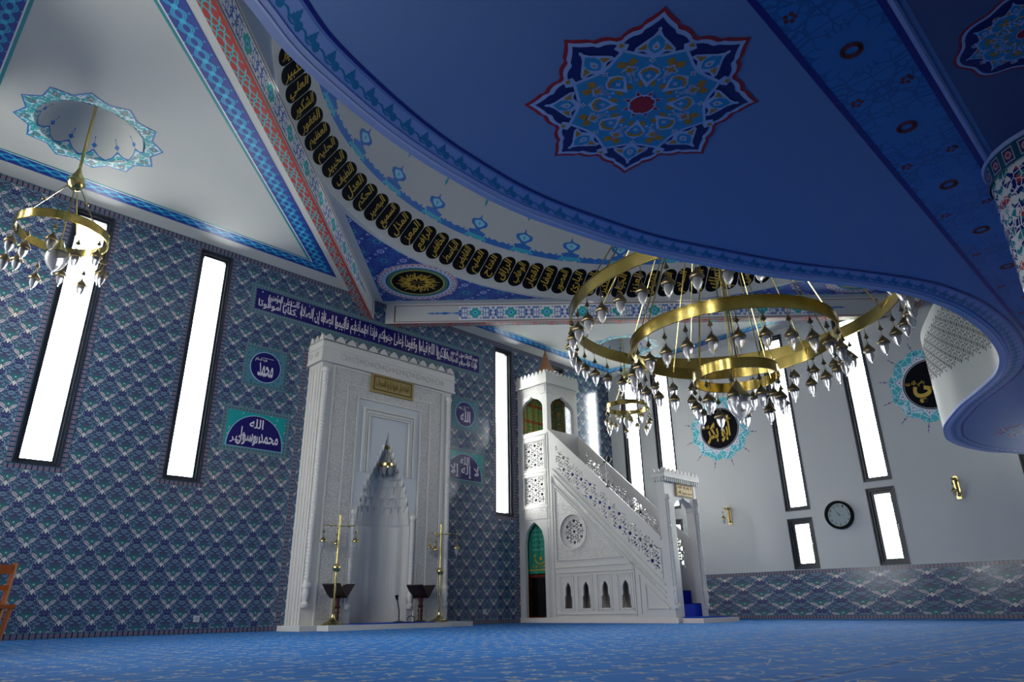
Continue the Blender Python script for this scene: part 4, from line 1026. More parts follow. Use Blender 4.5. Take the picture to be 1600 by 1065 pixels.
# tower lower part
dr = arch(13.16, .36, .12, 2.05, 2.55)
p1_in = lambda x, y: 12.74 < x < 13.48 and 4.0 < y < 4.76; p2_in = lambda x, y: 12.74 < x < 13.48 and 3.02 < y < 3.77
tl = MB(); tl.flat([rect(TYF, D - .006, .12, 5.0), dr, rect(12.72, 13.5, 3.98, 4.78), rect(12.72, 13.5, 3.0, 3.79)], .1, MP, -.1)
tl.box(PX + .1, PX2 - .1, TYF, TYF + .08, 3.86, 5.0); tl.box(PX2 - .1, PX2, TYF, D - .006, .12, 5.0); tl.build('tower_base', M_MARBLE, mn_)
tt = MB(); tt.flat([rect(12.72, 13.5, 3.98, 4.78)] + lattice(p1_in, 12.7, 13.6, 3.9, 4.9, .272, .17, .08), .03, MP, -.07); tt.flat([rect(12.72, 13.5, 3.0, 3.79)] + lattice(p2_in, 12.7, 13.6, 2.9, 3.9, .272, .17, .1), .03, MP, -.07); tt.build('tower_lattice', M_MARBLE, mn_)
mo = MB()
for z0, z1 in ((3.97, 4.79), (2.99, 3.8)): mo.flat([rect(12.70, 13.52, z0 - .01, z1 + .01), rect(12.73, 13.49, z0 + .02, z1 - .02)], .015, MP)
for z, w_ in ((2.93, .03), (3.88, .03), (4.95, .06), (2.62, .02)): mo.flat([rect(TYF, D - .01, z - w_ / 2, z + w_ / 2)], .025, MP)
for y in (TYF + .03, TYF + .11, 13.66): mo.flat([rect(y - .012, y + .012, .12, 4.9)], .015, MP)
mo.build('tower_moulding', M_MARBLE, mn_)
cv = MB(); cv.flat([rect(TYF + .13, 13.6, 2.65, 2.9)], .01, MP); cv.flat([rect(TYF + .02, TYF + .1, .2, 2.6)], .01, MP); cv.build('carved_lintel', M_CARVE, mn_)
# pavilion: four posts with ogee arches, cornice, crenels, canopy
def ogee(cx_, hw, z0, zs, zt): return [(cx_ - hw, z0), (cx_ + hw, z0), (cx_ + hw, zs), (cx_ + hw * .86, zs + (zt - zs) * .3), (cx_ + hw * .55, zs + (zt - zs) * .62), (cx_ + hw * .18, zs + (zt - zs) * .8), (cx_, zt), (cx_ - hw * .18, zs + (zt - zs) * .8), (cx_ - hw * .55, zs + (zt - zs) * .62), (cx_ - hw * .86, zs + (zt - zs) * .3), (cx_ - hw, zs)]
pv = MB(); TX2 = PX2 - .02
pv.flat([rect(TYF, D - .02, 5.0, 6.42), ogee(13.15, .43, 5.05, 5.78, 6.12)], .1, MP, -.1); pv.flat([rect(TYF, D - .02, 5.0, 6.42), ogee(13.15, .43, 5.05, 5.78, 6.12)], .1, lambda u, v, w: (TX2 + w - .1, u, v))
MTF = lambda u, v, w: (u, TYF - w, v)
cxm = (PX + TX2) / 2
pv.flat([rect(PX + .1, TX2 - .1, 5.0, 6.42), ogee(cxm, .50, 5.05, 5.78, 6.12)], .1, MTF, -.1); pv.flat([rect(PX + .1, TX2 - .1, 5.0, 6.42), ogee(cxm, .50, 5.05, 5.78, 6.12)], .1, lambda u, v, w: (u, D - .02 - w, v))
pv.box(PX + .05, TX2 - .05, TYF + .05, D - .05, 4.98, 5.03); pv.build('pavilion', M_MARBLE, mn_)
pc = MB(); pc.box(PX - .05, TX2 + .05, TYF - .05, D - .01, 6.42, 6.68); pc.box(PX - .07, TX2 + .07, TYF - .07, D - .01, 6.40, 6.45); pc.box(PX - .02, TX2 + .02, TYF - .02, D - .01, 6.68, 6.7)
pc.flat([cren(8, TYF - .05, D - .02, 6.67, .15)], .05, lambda u, v, w: MP(u, v, w)); pc.flat([cren(8, TYF - .05, D - .02, 6.67, .15)], .05, lambda u, v, w: (TX2 + w, u, v)); pc.flat([cren(9, PX - .05, TX2 + .05, 6.67, .15)], .05, lambda u, v, w: MTF(u, v, w)); pc.build('pavilion_cornice', M_MARBLE, mn_)
cv = MB(); cv.flat([[(TYF + .05, 6.12), (12.9, 6.12), (13.15, 6.2), (13.4, 6.12), (13.65, 6.12), (13.65, 6.38), (TYF + .05, 6.38)]], .01, MP); cv.flat([[(PX + .05, 6.12), (cxm - .25, 6.12), (cxm, 6.2), (cxm + .25, 6.12), (TX2 - .05, 6.12), (TX2 - .05, 6.38), (PX + .05, 6.38)]], .01, MTF); cv.build('carved_frieze', M_CARVE, mn_)
MB().lathe([(.42, 6.7), (.34, 6.85), (.2, 7.15), (.1, 7.45), (.045, 7.6), (.02, 7.68), (.03, 7.71), (.006, 7.76)], (cxm, 13.15, 0), 12).build('pointed_canopy', mat('bronze_pink_spire', col=c('#a8785a'), rough=.45, metal=.3), mn_, smooth=True)
# stairs
stp = MB(); cp_ = MB(); N_ = 13; y0 = 9.0; dy = (12.5 - y0) / N_; dz = (3.85 - .12) / N_
for k in range(N_):
    z = .12 + dz * (k + 1) * 1.0; stp.box(PX + .05, PX2 - .05, y0 + dy * k, y0 + dy * (k + 1) + .03, z - .06, z - .012); stp.box(PX + .05, PX2 - .05, y0 + dy * k, y0 + dy * k + .03, z - dz - .03, z - .02)
    x0, x1 = PX + .28, PX2 - .12
    cp_.box(x0, x1, y0 + dy * k - .012, y0 + dy * k + .001, z - dz - .012, z); cp_.box(x0, x1, y0 + dy * k - .012, y0 + dy * (k + 1), z - .012, z)
stp.box(PX + .1, PX2 - .1, 12.5, 12.63, .12, 3.84); stp.build('stairs', M_MARBLE, mn_)
cp_.build('stair_carpet', mat('royal_blue_carpet', col=c('#0c2fb0'), rough=.9, spec=.2), mn_)
# portal at the foot of the stairs
def MPF(u, v, w): return (u, PYF - w, v)
po = MB(); ax0, ax1 = 14.26, 15.10; acx = (ax0 + ax1) / 2; PXR = 15.28
po.flat([rect(PX, PXR, .12, 3.12), [(ax0, .12), (ax1, .12), (ax1, 2.45), (ax1 - .03, 2.58), (ax1 - .14, 2.68), (acx + .12, 2.72), (acx, 2.78), (acx - .12, 2.72), (ax0 + .14, 2.68), (ax0 + .03, 2.58), (ax0, 2.45)]], .2, MPF, -.2); po.build('portal_frame', M_MARBLE, mn_)
po = MB(); po.box(PX - .05, PXR + .05, PYF - .06, PYF + .26, 3.12, 3.2); po.box(PX - .08, PXR + .08, PYF - .09, PYF + .29, 3.2, 3.31)
for k in range(18): x = PX - .04 + k * (PXR - PX + .06) / 17; po.box(x, x + .035, PYF - .08, PYF - .05, 3.10, 3.2)
for k in range(4): y = PYF - .04 + k * .08; po.box(PX - .07, PX - .04, y, y + .035, 3.10, 3.2)
po.flat([cren(9, PX - .08, PXR + .08, 3.30, .12)], .05, lambda u, v, w: MPF(u, v, w + .04)); po.flat([cren(3, PYF - .09, PYF + .29, 3.30, .12)], .05, lambda u, v, w: (PX - .08 + w, u, v)); po.flat([cren(3, PYF - .09, PYF + .29, 3.30, .12)], .05, lambda u, v, w: (PXR + .03 + w, u, v))
po.build('portal_cornice', M_MARBLE, mn_)
for x, y in ((PX + .07, PYF - .01), (PXR - .05, PYF - .01)): twist((x, y), .72, 2.75, .05, mn_, pitch=.06)
pq = MB(); pq.flat([rect(14.37, 15.13, 2.80, 3.10)], .035, MPF); p_ = pq.build('gilt_plaque', mat('bright_gilt', col=c('#bda46a'), rough=.5, metal=.15), mn_)
MB().flat([rect(14.385, 15.115, 2.815, 3.085), rect(14.40, 15.10, 2.83, 3.07)], .006, MPF, .035).build('plaque_border', MATS['dark_bronze'], p_)
g = MB(); put_text(g, 'لا إله إلا الله', (14.45, 15.05, 2.96, 3.06), MPF, .036, .004, .004); put_text(g, 'محمد رسول الله', (14.45, 15.05, 2.84, 2.94), MPF, .036, .004, .004); g.build('engraved_lettering', MATS['engraved_bronze'], p_)
# cloths
def cloth(name, label, M, x0, x1, z0, z1, m_, wav=.03, group=None):
    root = thing(name, label, 'curtain', M((x0 + x1) / 2, z0, 0)); mb = MB(); n = 24
    f_ = lambda u: wav * sin((u - x0) * 26) + wav * .4 * sin((u - x0) * 61)
    for i in range(n):
        a = x0 + (x1 - x0) * i / n; b = x0 + (x1 - x0) * (i + 1) / n
        for w in (0, .01): mb.quad(M(a, z0, f_(a) + w), M(b, z0, f_(b) + w), M(b, z1, f_(b) * .4 + w), M(a, z1, f_(a) * .4 + w), [(a - x0, z0), (b - x0, z0), (b - x0, z1), (a - x0, z1)])
    mb.build('cloth', m_, root, smooth=True); return root
def kiswa(): 
    u, v = uvw(); vec = comb(ab(fr(u / .42) - .5), v); e = vor(vec, 9, 'DISTANCE_TO_EDGE'); f1 = vor(vec, 12)
    col = mix(e < .07, c('#4a9a58'), c('#c99a44')); col = mix(f1 < .2, col, c('#b08a38')); col = mix(ab(fr(v / .5) - .5) > .42, col, c('#9c4a22')); return mix(ab(fr(u / .42) - .5) > .44, col, c('#a97b2c'))
M_KIS = mat('green_gold_brocade', kiswa, rough=.7)
def kiswa2():
    u, v = uvw(); vec = comb(ab(fr(u / .5) - .5), v); e = vor(vec, 8, 'DISTANCE_TO_EDGE'); col = mix(e < .06, c('#1f4a30'), c('#8a642c')); return mix(vor(vec, 11) < .16, col, c('#7a5420'))
M_KIS2 = mat('dark_brocade', kiswa2, rough=.7)
cloth('brocade_curtain', 'green and gold brocade curtain seen through the left arch of the pulpit tower', lambda u, v, w: (u, 13.55 - w, v), 14.0, 15.1, 5.03, 6.3, M_KIS)
cloth('brocade_curtain', 'dark green brocade curtain seen through the front arch of the pulpit tower', lambda u, v, w: (15.10 - w, u, v), 12.9, 13.52, 5.03, 6.3, M_KIS2)
# door banner
MDB = lambda u, v, w: (14.12 - w, u, v)
bn = cloth('green_banner', 'green banner with pale Arabic script hanging in the side doorway of the pulpit', MDB, 12.6, 13.70, 1.22, 2.58, mat('green_satin', col=c('#17806a'), rough=.55), .012)
g = MB()
for k, t_ in enumerate(('بسم الله الرحمن الرحيم', 'إن الله وملائكته', 'يصلون على النبي', 'يا أيها الذين آمنوا', 'صلوا عليه وسلموا')): put_text(g, t_, (12.82, 13.42, 2.32 - k * .13, 2.40 - k * .13), lambda u, v, w: MDB(26.24 - u, v, w), .03, .003, .004)
g.build('script_lines', mat('pale_green_thread', col=c('#6fc4bc'), rough=.6), bn)
g = MB(); pts = [(13.12 + .2 * cos(radians(a)), 1.62 + .16 * sin(radians(a))) for a in range(180, 361, 20)]
g.tube([MDB(x, y, .04) for x, y in pts], .018, 6); g.flat([circ(13.12, 1.6, .05, 8)], .004, MDB, .03); g.flat([circ(12.9, 1.68, .04, 6)], .004, MDB, .03); g.flat([circ(13.34, 1.68, .04, 6)], .004, MDB, .03); g.build('gold_crescent_motif', M_GOLDP, bn)
g = MB(); put_text(g, 'لا إله إلا الله محمد رسول الله', (12.78, 13.46, 1.36, 1.44), lambda u, v, w: MDB(26.24 - u, v, w), .03, .003, .006); g.flat([rect(12.6, 13.7, 1.30, 1.33)], .004, MDB, .02); g.build('gold_script_line', M_GOLDP, bn)
MB().flat([rect(12.62, 13.70, .125, 1.2), rect(12.72, 13.6, .125 + .02, 1.12)], .04, lambda u, v, w: (14.18 - w, u, v)).flat([rect(12.62, 13.70, 1.12, 1.2)], .05, lambda u, v, w: (14.17 - w, u, v)).build('wooden_door_frame', mat('red_brown_wood', col=c('#5a1f14'), rough=.4), mn_)
MB().flat([rect(12.72, 13.6, .13, 1.13)], .02, lambda u, v, w: (14.22 - w, u, v)).build('doorway_shade_sheet', mat('doorway_shade_black', col=c('#0c080a'), rough=.3), mn_)  # near-black sheet painted as the dark interior of the doorway
# air unit seen through the portal? a pale green box light
# microphone on the rail
mc_ = thing('rail_microphone', 'black gooseneck microphone standing on the pulpit stair rail', 'microphone', (13.93, 10.54, 3.16))
zr = ptop(10.54); b_ = MB(); b_.lathe([(.05, 0), (.05, .03), (.02, .05)], (13.86, 10.54, zr), 12); b_.build('base', M_BLACK, mc_)
MB().tube([(13.86, 10.54, zr + .03), (13.86, 10.54, zr + .62), (13.86, 10.62, zr + .66)], .02, 8).build('stand', M_BLACK, mc_)
MB().tube([(13.86, 10.75, zr + .55), (13.86, 10.52, zr + .68)], .012, 8).build('boom', M_BLACK, mc_); MB().ball((13.86, 10.46, zr + .70), .065, 10, 1.2).build('foam_head', M_BLACK, mc_, smooth=True)
MB().tube([(13.86, 10.78, zr + .55), (13.86, 10.85, zr + .45), (13.86, 10.7, zr + .38), (13.86, 10.55, zr + .4)], .006, 5).build('cable', M_BLACK, mc_)

# ================================================================== wall panels of calligraphy
def wallp(name, label, cat, M, u, v): return thing(name, label, cat, M(u, v, 0))
ins = wallp('inscription_band', 'long navy tile band with white Arabic calligraphy above the prayer niche', 'inscription', MQ, 9.02, 6.88)
MB().flat([rect(5.55, 12.48, 6.52, 7.25)], .006, MQ, .001).build('meander_border', M_STRIP2, ins)
MB().flat([rect(5.67, 12.36, 6.64, 7.13)], .006, MQ, .007).build('navy_field', M_NAVY, ins)
g = MB(); L1 = 'فإذا قضيتم الصلاة فاذكروا الله قياما وقعودا وعلى جنوبكم فإذا اطمأننتم'; L2_ = 'فأقيموا الصلاة إن الصلاة كانت على المؤمنين كتابا موقوتا'
half = lambda t, a, b, z0, z1: put_text(g, t, (a, b, z0, z1), MQ, .0135, .003, .012)
half('بسم الله الرحمن الرحيم', 11.3, 12.3, 6.90, 7.10); half('فإذا قضيتم الصلاة', 11.2, 12.28, 6.67, 6.9)
half('فاذكروا الله قياما وقعودا', 9.75, 11.2, 6.68, 7.09); half('وعلى جنوبكم فإذا اطمأننتم', 8.1, 9.7, 6.68, 7.10); half('فأقيموا الصلاة إن الصلاة', 6.75, 8.05, 6.67, 7.10); half('كانت على المؤمنين', 5.95, 6.72, 6.88, 7.10); half('كتابا موقوتا', 5.74, 6.65, 6.67, 6.89)
rr = random.Random(5)
for k in range(46):
    x = 5.8 + k * .143 + rr.uniform(-.03, .03); g.flat([[(x, 6.70 + rr.uniform(0, .1)), (x + .016, 6.70), (x + .02, 7.04), (x + .004, 7.1 - rr.uniform(0, .08))]], .003, MQ, .0135) if k % 2 else g.flat([circ(x, rr.choice((6.72, 7.07)), .016, 4)], .003, MQ, .0135)
g.build('white_lettering', M_SCRIPT, ins)
def roundel(u, v, name, label, main, small):
    r = wallp(name, label, 'calligraphy roundel', MQ, u, v)
    b_ = MB(); b_.flat([rect(u - .50, u + .50, v - .47, v + .47)], .005, MQ, .001); b_.build('square_tile_field', mat('grey_teal_tile', lambda: mix(vor(objc(), 16) < .3, c('#4f8494'), c('#2f5f7e')), rough=.2), r)
    MB().flat([rect(u - .50, u + .50, v - .47, v + .47), rect(u - .43, u + .43, v - .40, v + .40)], .004, MQ, .006).build('meander_border', M_STRIP2, r)
    MB().flat([circ(u, v, .35, 48)], .006, MQ, .006).build('pale_rim', M_LINE, r); MB().flat([circ(u, v, .335, 48)], .006, MQ, .008).build('navy_disc', M_NAVY, r)
    g = MB(); put_text(g, main, (u - .17, u + .18, v - .22, v + .1), MQ, .014, .004, .02); put_text(g, small, (u - .25, u + .02, v + .1, v + .2), MQ, .014, .004, .008); g.flat([rect(u - .1, u + .16, v + .205, v + .212)], .004, MQ, .014)
    g.build('white_lettering', M_SCRIPT, r)
roundel(6.09, 5.33, 'calligraphy_roundel', 'navy round tile panel with white script on the wall left of the prayer niche', 'محمد', 'عليه السلام')
roundel(11.86, 5.33, 'calligraphy_roundel', 'navy round tile panel with white script on the wall right of the prayer niche', 'الله', 'جل جلاله')
def lunette(u, v, label, words):
    r = wallp('calligraphy_lunette', label, 'calligraphy panel', MQ, u, v); hw, hh = .60, .68
    MB().flat([rect(u - .74, u + .74, v - .12, v + .84)], .005, MQ, .001).build('meander_border', M_STRIP2, r)
    MB().flat([rect(u - .64, u + .64, v - .02, v + .74)], .005, MQ, .005).build('turquoise_field', mat('turquoise_glaze', lambda: mix(vor(objc(), 11) < .22, c('#139a9a'), c('#8fb3b8')), rough=.25), r)
    lu = [(u - hw, v)] + [(u + hw, v)] + [(u + hw * cos(a) ** (1) , v + hh * sin(a) ** .9) for a in [pi * k / 24 for k in range(1, 24)]]
    li = [(u + (x - u) * 1.03, v - .008 + (y - v) * 1.03) for x, y in lu]
    MB().flat([li], .004, MQ, .009).build('pale_rim', M_LINE, r); MB().flat([lu], .004, MQ, .011).build('navy_lunette', M_NAVY, r)
    g = MB()
    for t_, b in words: put_text(g, t_, (u + b[0], u + b[1], v + b[2], v + b[3]), MQ, .0155, .004, .012)
    g.build('white_lettering', M_SCRIPT, r)
lunette(6.06, 3.54, 'navy lunette panel with white script and turquoise corners left of the prayer niche', (('محمد رسول', (-.42, .5, .04, .42)), ('الله', (-.16, .14, .42, .62)), ('الله أكبر', (-.54, .1, .06, .3))))
lunette(11.86, 3.54, 'navy lunette panel with white script and turquoise corners right of the prayer niche', (('لا إله إلا', (-.5, .5, .04, .40)), ('الله', (-.16, .16, .40, .62))))
def bigroundel(u, v, label, main, small, small2):
    r = wallp('wall_roundel', label, 'calligraphy roundel', MRW, u, v); R0 = .63
    def sc(n, r1, r2): return [(u + rr_ * cos(a), v + rr_ * sin(a)) for k in range(n) for a, rr_ in ((2 * pi * k / n, r2), (2 * pi * (k + .25) / n, r1 * .985), (2 * pi * (k + .5) / n, r1), (2 * pi * (k + .75) / n, r1 * .985))]
    MB().flat([sc(12, .95, .88)], .003, MRW, .001).build('turquoise_halo', mat('turquoise_scroll_paint', lambda: mix(vor(objc(), 7.5, 'DISTANCE_TO_EDGE') < .05, c('#37b4c4'), c('#bfd8e4')), rough=.5), r)
    t_ = MB(); z = MB(); d_ = MB()
    for k in range(12):
        a = 2 * pi * (k + .5) / 12; P_ = lambda q, s, a=a: (u + q * cos(a) - s * sin(a), v + q * sin(a) + s * cos(a))
        t_.flat([[P_(.65, -.15), P_(.8, 0), P_(.65, .15)]], .002, MRW, .004); z.flat([[P_(.65, -.17), P_(.83, 0), P_(.65, .17), P_(.65, .15), P_(.8, 0), P_(.65, -.15)]], .002, MRW, .004)
        for q, s_, e in ((.7, 0, .02), (.68, .06, .014), (.68, -.06, .014), (.86, 0, .022), (.74, 0, .012)): d_.flat([circ(*P_(q, s_), e, 5)], .002, MRW, .006)
        d_.flat([[P_(.95, -.004), P_(.95, .004), P_(1.14, .004), P_(1.14, -.004)]], .002, MRW, .001); d_.flat([[P_(1.03, 0), P_(1.055, .035), P_(1.07, 0), P_(1.055, -.035)]], .002, MRW, .001); d_.flat([[P_(1.12, .012), P_(1.22, 0), P_(1.12, -.012)]], .002, MRW, .001); d_.flat([circ(*P_(1.0, 0), .014, 5)], .002, MRW, .001)
    t_.build('pale_point', M_WHITEP, r); z.build('cyan_zigzag', M_CYANP, r); d_.build('plum_sprig', mat('plum_paint', col=c('#3f2f86'), rough=.5), r)
    MB().flat([circ(u, v, R0 + .02, 56)], .004, MRW, .006).build('pale_rim', M_WHITEP, r); MB().flat([circ(u, v, R0, 56)], .005, MRW, .008).build('black_disc', M_BLKPT, r)
    MB().flat([circ(u, v, R0 - .025, 56), circ(u, v, R0 - .033, 56)], .002, MRW, .013).build('thin_line', M_WHITEP, r)
    g = MB(); put_text(g, main, (u - .42, u + .42, v - .42, v + .36), MRW, .014, .006, .035); put_text(g, small, (u - .56, u - .14, v + .0, v + .16), MRW, .014, .004, .01)
    if small2: put_text(g, small2, (u + .06, u + .3, v + .16, v + .36), MRW, .014, .004, .01)
    g.build('gold_lettering', M_GOLDP, r)
bigroundel(-9.72, 5.27, 'black roundel with gold script and turquoise halo between the white wall windows, behind the chandelier', 'أبو بكر', 'رضي الله عنه', 'الصديق')
bigroundel(-4.0, 5.30, 'black roundel with gold script on the white wall, half hidden by the balcony parapet', 'علي', 'رضي الله عنه', '')
# ================================================================== hanging brass chandeliers
def lamp_mesh(s=1.0, plain=False):
    """hanger, finial, cap; glass below. origin at the hook"""
    b_ = MB(); b_.tube([(0, 0, 0), (0, 0, -.10 * s)], .005 * s, 5); b_.lathe([(.004, -.08 * s), (.016 * s, -.12 * s), (.038 * s, -.17 * s), (.012 * s, -.185 * s), (.004, -.2 * s)], (0, 0, 0), 8)
    for k in range(3): a = 2 * pi * k / 3; b_.tube([(0, 0, -.18 * s), (.062 * s * cos(a), .062 * s * sin(a), -.36 * s)], .0025 * s, 4)
    cap = MB().lathe([(.005, -.25 * s), (.014 * s, -.28 * s), (.05 * s, -.32 * s), (.082 * s, -.365 * s), (.09 * s, -.385 * s), (.085 * s, -.40 * s), (.06 * s, -.402 * s)], (0, 0, 0), 14)
    gl = MB().lathe([(.056 * s, -.402 * s), (.06 * s, -.44 * s), (.054 * s, -.48 * s), (.038 * s, -.525 * s), (.016 * s, -.555 * s), (.008 * s, -.565 * s)], (0, 0, 0), 12); gl.ball((0, 0, -.582 * s), .016 * s, 8)
    return b_, cap, gl
def chandelier(root, tiers, hub, apex, mt_ring, rods=(12, 8, 4), lamp_s=1.0, alt=0.0):
    base = wl(root); cx_, cy_ = base.x, base.y
    b_, cap, gl = lamp_mesh(lamp_s)
    first = None
    for ti, (R, z, hgt, n, ph) in enumerate(tiers):
        rb = MB().ring((cx_, cy_, 0), R, R - .015, z, z + hgt, 96 if R > 1 else 48); rb.ring((cx_, cy_, 0), R + .006, R - .018, z - .004, z + .008, 96 if R > 1 else 48); rb.ring((cx_, cy_, 0), R + .006, R - .018, z + hgt - .006, z + hgt + .004, 96 if R > 1 else 48)
        rb.build('brass_ring', mt_ring, root, smooth=True)
        m = rods[ti]
        for k in range(m):
            a = 2 * pi * (k + .5) / m; hz = hub - ti * .35 * (1 if len(tiers) > 1 else 0)
            MB().tube([(cx_ + (R - .01) * cos(a), cy_ + (R - .01) * sin(a), z + hgt * .5), (cx_ + .06 * cos(a), cy_ + .06 * sin(a), hz)], .011 if R > 1 else .009, 6).build('rod', M_BRASS, root)
        for k in range(n):
            a = radians(ph) + 2 * pi * k / n; x, y = cx_ + R * cos(a), cy_ + R * sin(a); dz_ = -alt if k % 2 else 0.0
            if first is None:
                L = MB(); L.v = [(p[0] + x, p[1] + y, p[2] + z) for p in b_.v]; L.f = b_.f; L.uv = b_.uv; L.mi = b_.mi
                lo = bpy.data.objects.new('lamp', None); COL.objects.link(lo); lo.parent = root
                h_ = None
                me = MB(); me.v, me.f, me.uv, me.mi = b_.v, b_.f, b_.uv, b_.mi
                ln = me.build('lamp', M_ABRASS); bpy.data.objects.remove(lo)
                ln.parent = root; ln.location = (x - base.x, y - base.y, z + dz_ - base.z)
                ks = []
                for nm_, q, m_ in (('lamp_cap', cap, M_ABRASS), ('glass_shade', gl, M_GLASS)):
                    o = q.build(nm_, m_, None, smooth=True); o.parent = ln; ks.append(o)
                first = (ln, ks)
            else:
                ln = first[0].copy(); COL.objects.link(ln); ln.parent = root; ln.location = (x - base.x, y - base.y, z + dz_ - base.z)
                for o in first[1]: q = o.copy(); COL.objects.link(q); q.parent = ln
    hb = MB(); hb.lathe([(.02, hub + .30), (.05, hub + .2), (.11, hub + .1), (.13, hub), (.09, hub - .08), (.04, hub - .12)], (cx_, cy_, 0), 16); hb.build('hub', M_BRASS, root, smooth=True)
    MB().tube([(cx_, cy_, hub + .1), (cx_, cy_, apex)], .028 if len(tiers) > 1 else .024, 10).build('pole', M_BRASS, root, smooth=True)
    return root
def bowl(root, z, s):
    base = wl(root); cx_, cy_ = base.x, base.y
    MB().lathe([(.01, z + .26 * s), (.05 * s, z + .2 * s), (.08 * s, z + .12 * s), (.15 * s, z + .04 * s), (.17 * s, z), (.15 * s, z - .01 * s)], (cx_, cy_, 0), 20).build('bowl_cap', M_BRASS, root, smooth=True)
    g = MB().lathe([(.15 * s, z - .01 * s), (.165 * s, z - .08 * s), (.15 * s, z - .16 * s), (.11 * s, z - .24 * s), (.05 * s, z - .30 * s), (.02 * s, z - .33 * s)], (cx_, cy_, 0), 20); g.ball((cx_, cy_, z - .36 * s), .03 * s, 10); g.build('glass_bowl', M_GLASS, root, smooth=True)
big = thing('chandelier', 'huge three-tiered brass ring chandelier with hanging glass lamps under the central dome', 'chandelier', (CX, CY, 4.3))
chandelier(big, [(2.36, 4.38, .19, 42, 156.3), (1.47, 3.88, .18, 28, 171.5), (.60, 3.38, .14, 10, 20)], 8.2, SZ + SR, M_BRASSE, (12, 8, 6))
MB().tube([(CX, CY, 8.0), (CX, CY, 3.2)], .014, 8).build('centre_rod', M_BRASS, big); bowl(big, 3.12, 1.0)
small = thing('chandelier', 'small brass ring chandelier with glass lamps hanging before the leftmost tall window', 'chandelier', (1.57, 11.4, 5.9))
chandelier(small, [(.63, 5.80, .13, 12, 12)], 6.78, H + .58, M_BRASSE, (3,), .95, .16)
for k in range(3): a = 2 * pi * (k + .5) / 3; MB().ball((1.57 + .35 * cos(a), 11.4 + .35 * sin(a), 6.34), .028, 8).build('rod_knob', M_BRASS, small)
MB().tube([(1.57, 11.4, 6.7), (1.57, 11.4, 5.6)], .012, 6).build('centre_rod', M_BRASS, small); bowl(small, 5.52, .95)
dup(small, (16.2, 11.4, 5.9), 'small brass ring chandelier hanging in the far corner behind the large chandelier')

# ================================================================== brass floor lamps by the niche
def floor_lamp(x, y, lab, a0):
    r = thing('floor_lamp', lab, 'floor lamp', (x, y, .102))
    MB().lathe([(.22, .102), (.22, .12), (.17, .14), (.16, .155), (.10, .17), (.06, .21), (.035, .24), (.03, .3)], (x, y, 0), 24).build('base', M_BRASS, r, smooth=True)
    MB().tube([(x, y, .25), (x, y, 1.1)], .022, 10).build('lower_pole', M_BRASS, r, smooth=True); MB().ball((x, y, 1.165), .085, 16).build('globe', M_BRASS, r, smooth=True)
    MB().tube([(x, y, 1.22), (x, y, 2.2)], [.022, .022], 10).ball((x, y, 2.215), .022, 8).build('upper_pole', M_BRASS, r, smooth=True)
    b_, cap, gl = lamp_mesh(.8)
    for k in range(3):
        a = a0 + 2 * pi * k / 3; dx, dy = cos(a), sin(a); q = .37
        am = MB().tube([(x, y, 1.98), (x + q * dx, y + q * dy, 1.98)], .011, 8); am.ball((x + .2 * dx, y + .2 * dy, 1.98), .03, 8); am.ball((x + q * dx, y + q * dy, 1.98), .016, 8); am.build('arm', M_BRASS, r, smooth=True)
        def sh(q_): m = MB(); m.v = [(p[0] + x + q * dx, p[1] + y + q * dy, p[2] + 1.97) for p in q_.v]; m.f, m.uv, m.mi = q_.f, q_.uv, q_.mi; return m
        ln = sh(b_).build('lamp', M_BRASS, r); sh(cap).build('lamp_cap', M_BRASS, ln, smooth=True); sh(gl).build('glass_shade', M_GLASS, ln, smooth=True)
floor_lamp(7.62, 12.72, 'tall brass floor lamp with three hanging lamps at the left side of the niche step', radians(185))
floor_lamp(10.32, 12.75, 'tall brass floor lamp with three hanging lamps at the right side of the niche step', radians(190))
# ------------------------------------------------------------------ wooden book stands
def book_stand(x, y, z0, ang, lab, s=1.0):
    r = thing('book_stand', lab, 'book stand', (x, y, z0)); q = lambda u, v, w: (x + u * cos(ang) - v * sin(ang), y + u * sin(ang) + v * cos(ang), z0 + w)
    mb = MB(); mb.lathe([(.14 * s, 0), (.14 * s, .03), (.06 * s, .05), (.045 * s, .1), (.055 * s, .14), (.04 * s, .18), (.06 * s, .24), (.045 * s, .30), (.075 * s, .33), (.045 * s, .36), (.05 * s, .44), (.06 * s, .5)], (x, y, z0), 12); mb.build('carved_post', M_WOOD, r, smooth=True)
    for sg, nm_ in ((-1, 'left_leaf'), (1, 'right_leaf')):
        m2 = MB(); t = .018
        A = [(0, -.17), (0, .17)]
        for w_ in (0,):
            p = [q(0, -.21, .50), q(0, .21, .50), q(sg * .28, .21, .76), q(sg * .28, -.21, .76)]; p2 = [tuple(Vector(a) + Vector((0, 0, t))) for a in p]
            m2.add(p + p2, [(0, 1, 2, 3), (4, 5, 6, 7), (0, 1, 5, 4), (1, 2, 6, 5), (2, 3, 7, 6), (3, 0, 4, 7)])
        m2.build('book_rest', mat('dark_walnut', col=c('#1a0c0e'), rough=.3), r)
    return r
book_stand(9.94, 12.95, .1, radians(22), 'dark carved wooden book stand with open rest, right of the niche microphone')
book_stand(7.86, 12.98, .1, radians(26), 'dark carved wooden book stand half behind the left brass floor lamp')
m_ = thing('floor_microphone', 'slim black gooseneck microphone on a round base on the niche step', 'microphone', (9.34, 12.9, .112))
MB().lathe([(.13, .112), (.13, .125), (.03, .15)], (9.34, 12.9, 0), 16).build('base', M_BLACK, m_); MB().tube([(9.34, 12.9, .13), (9.33, 12.9, .35), (9.27, 12.9, .58)], .012, 8).build('gooseneck', M_BLACK, m_)
MB().tube([(9.27, 12.9, .56), (9.25, 12.9, .66)], [.02, .045], 10).build('microphone_head', M_BLACK, m_)
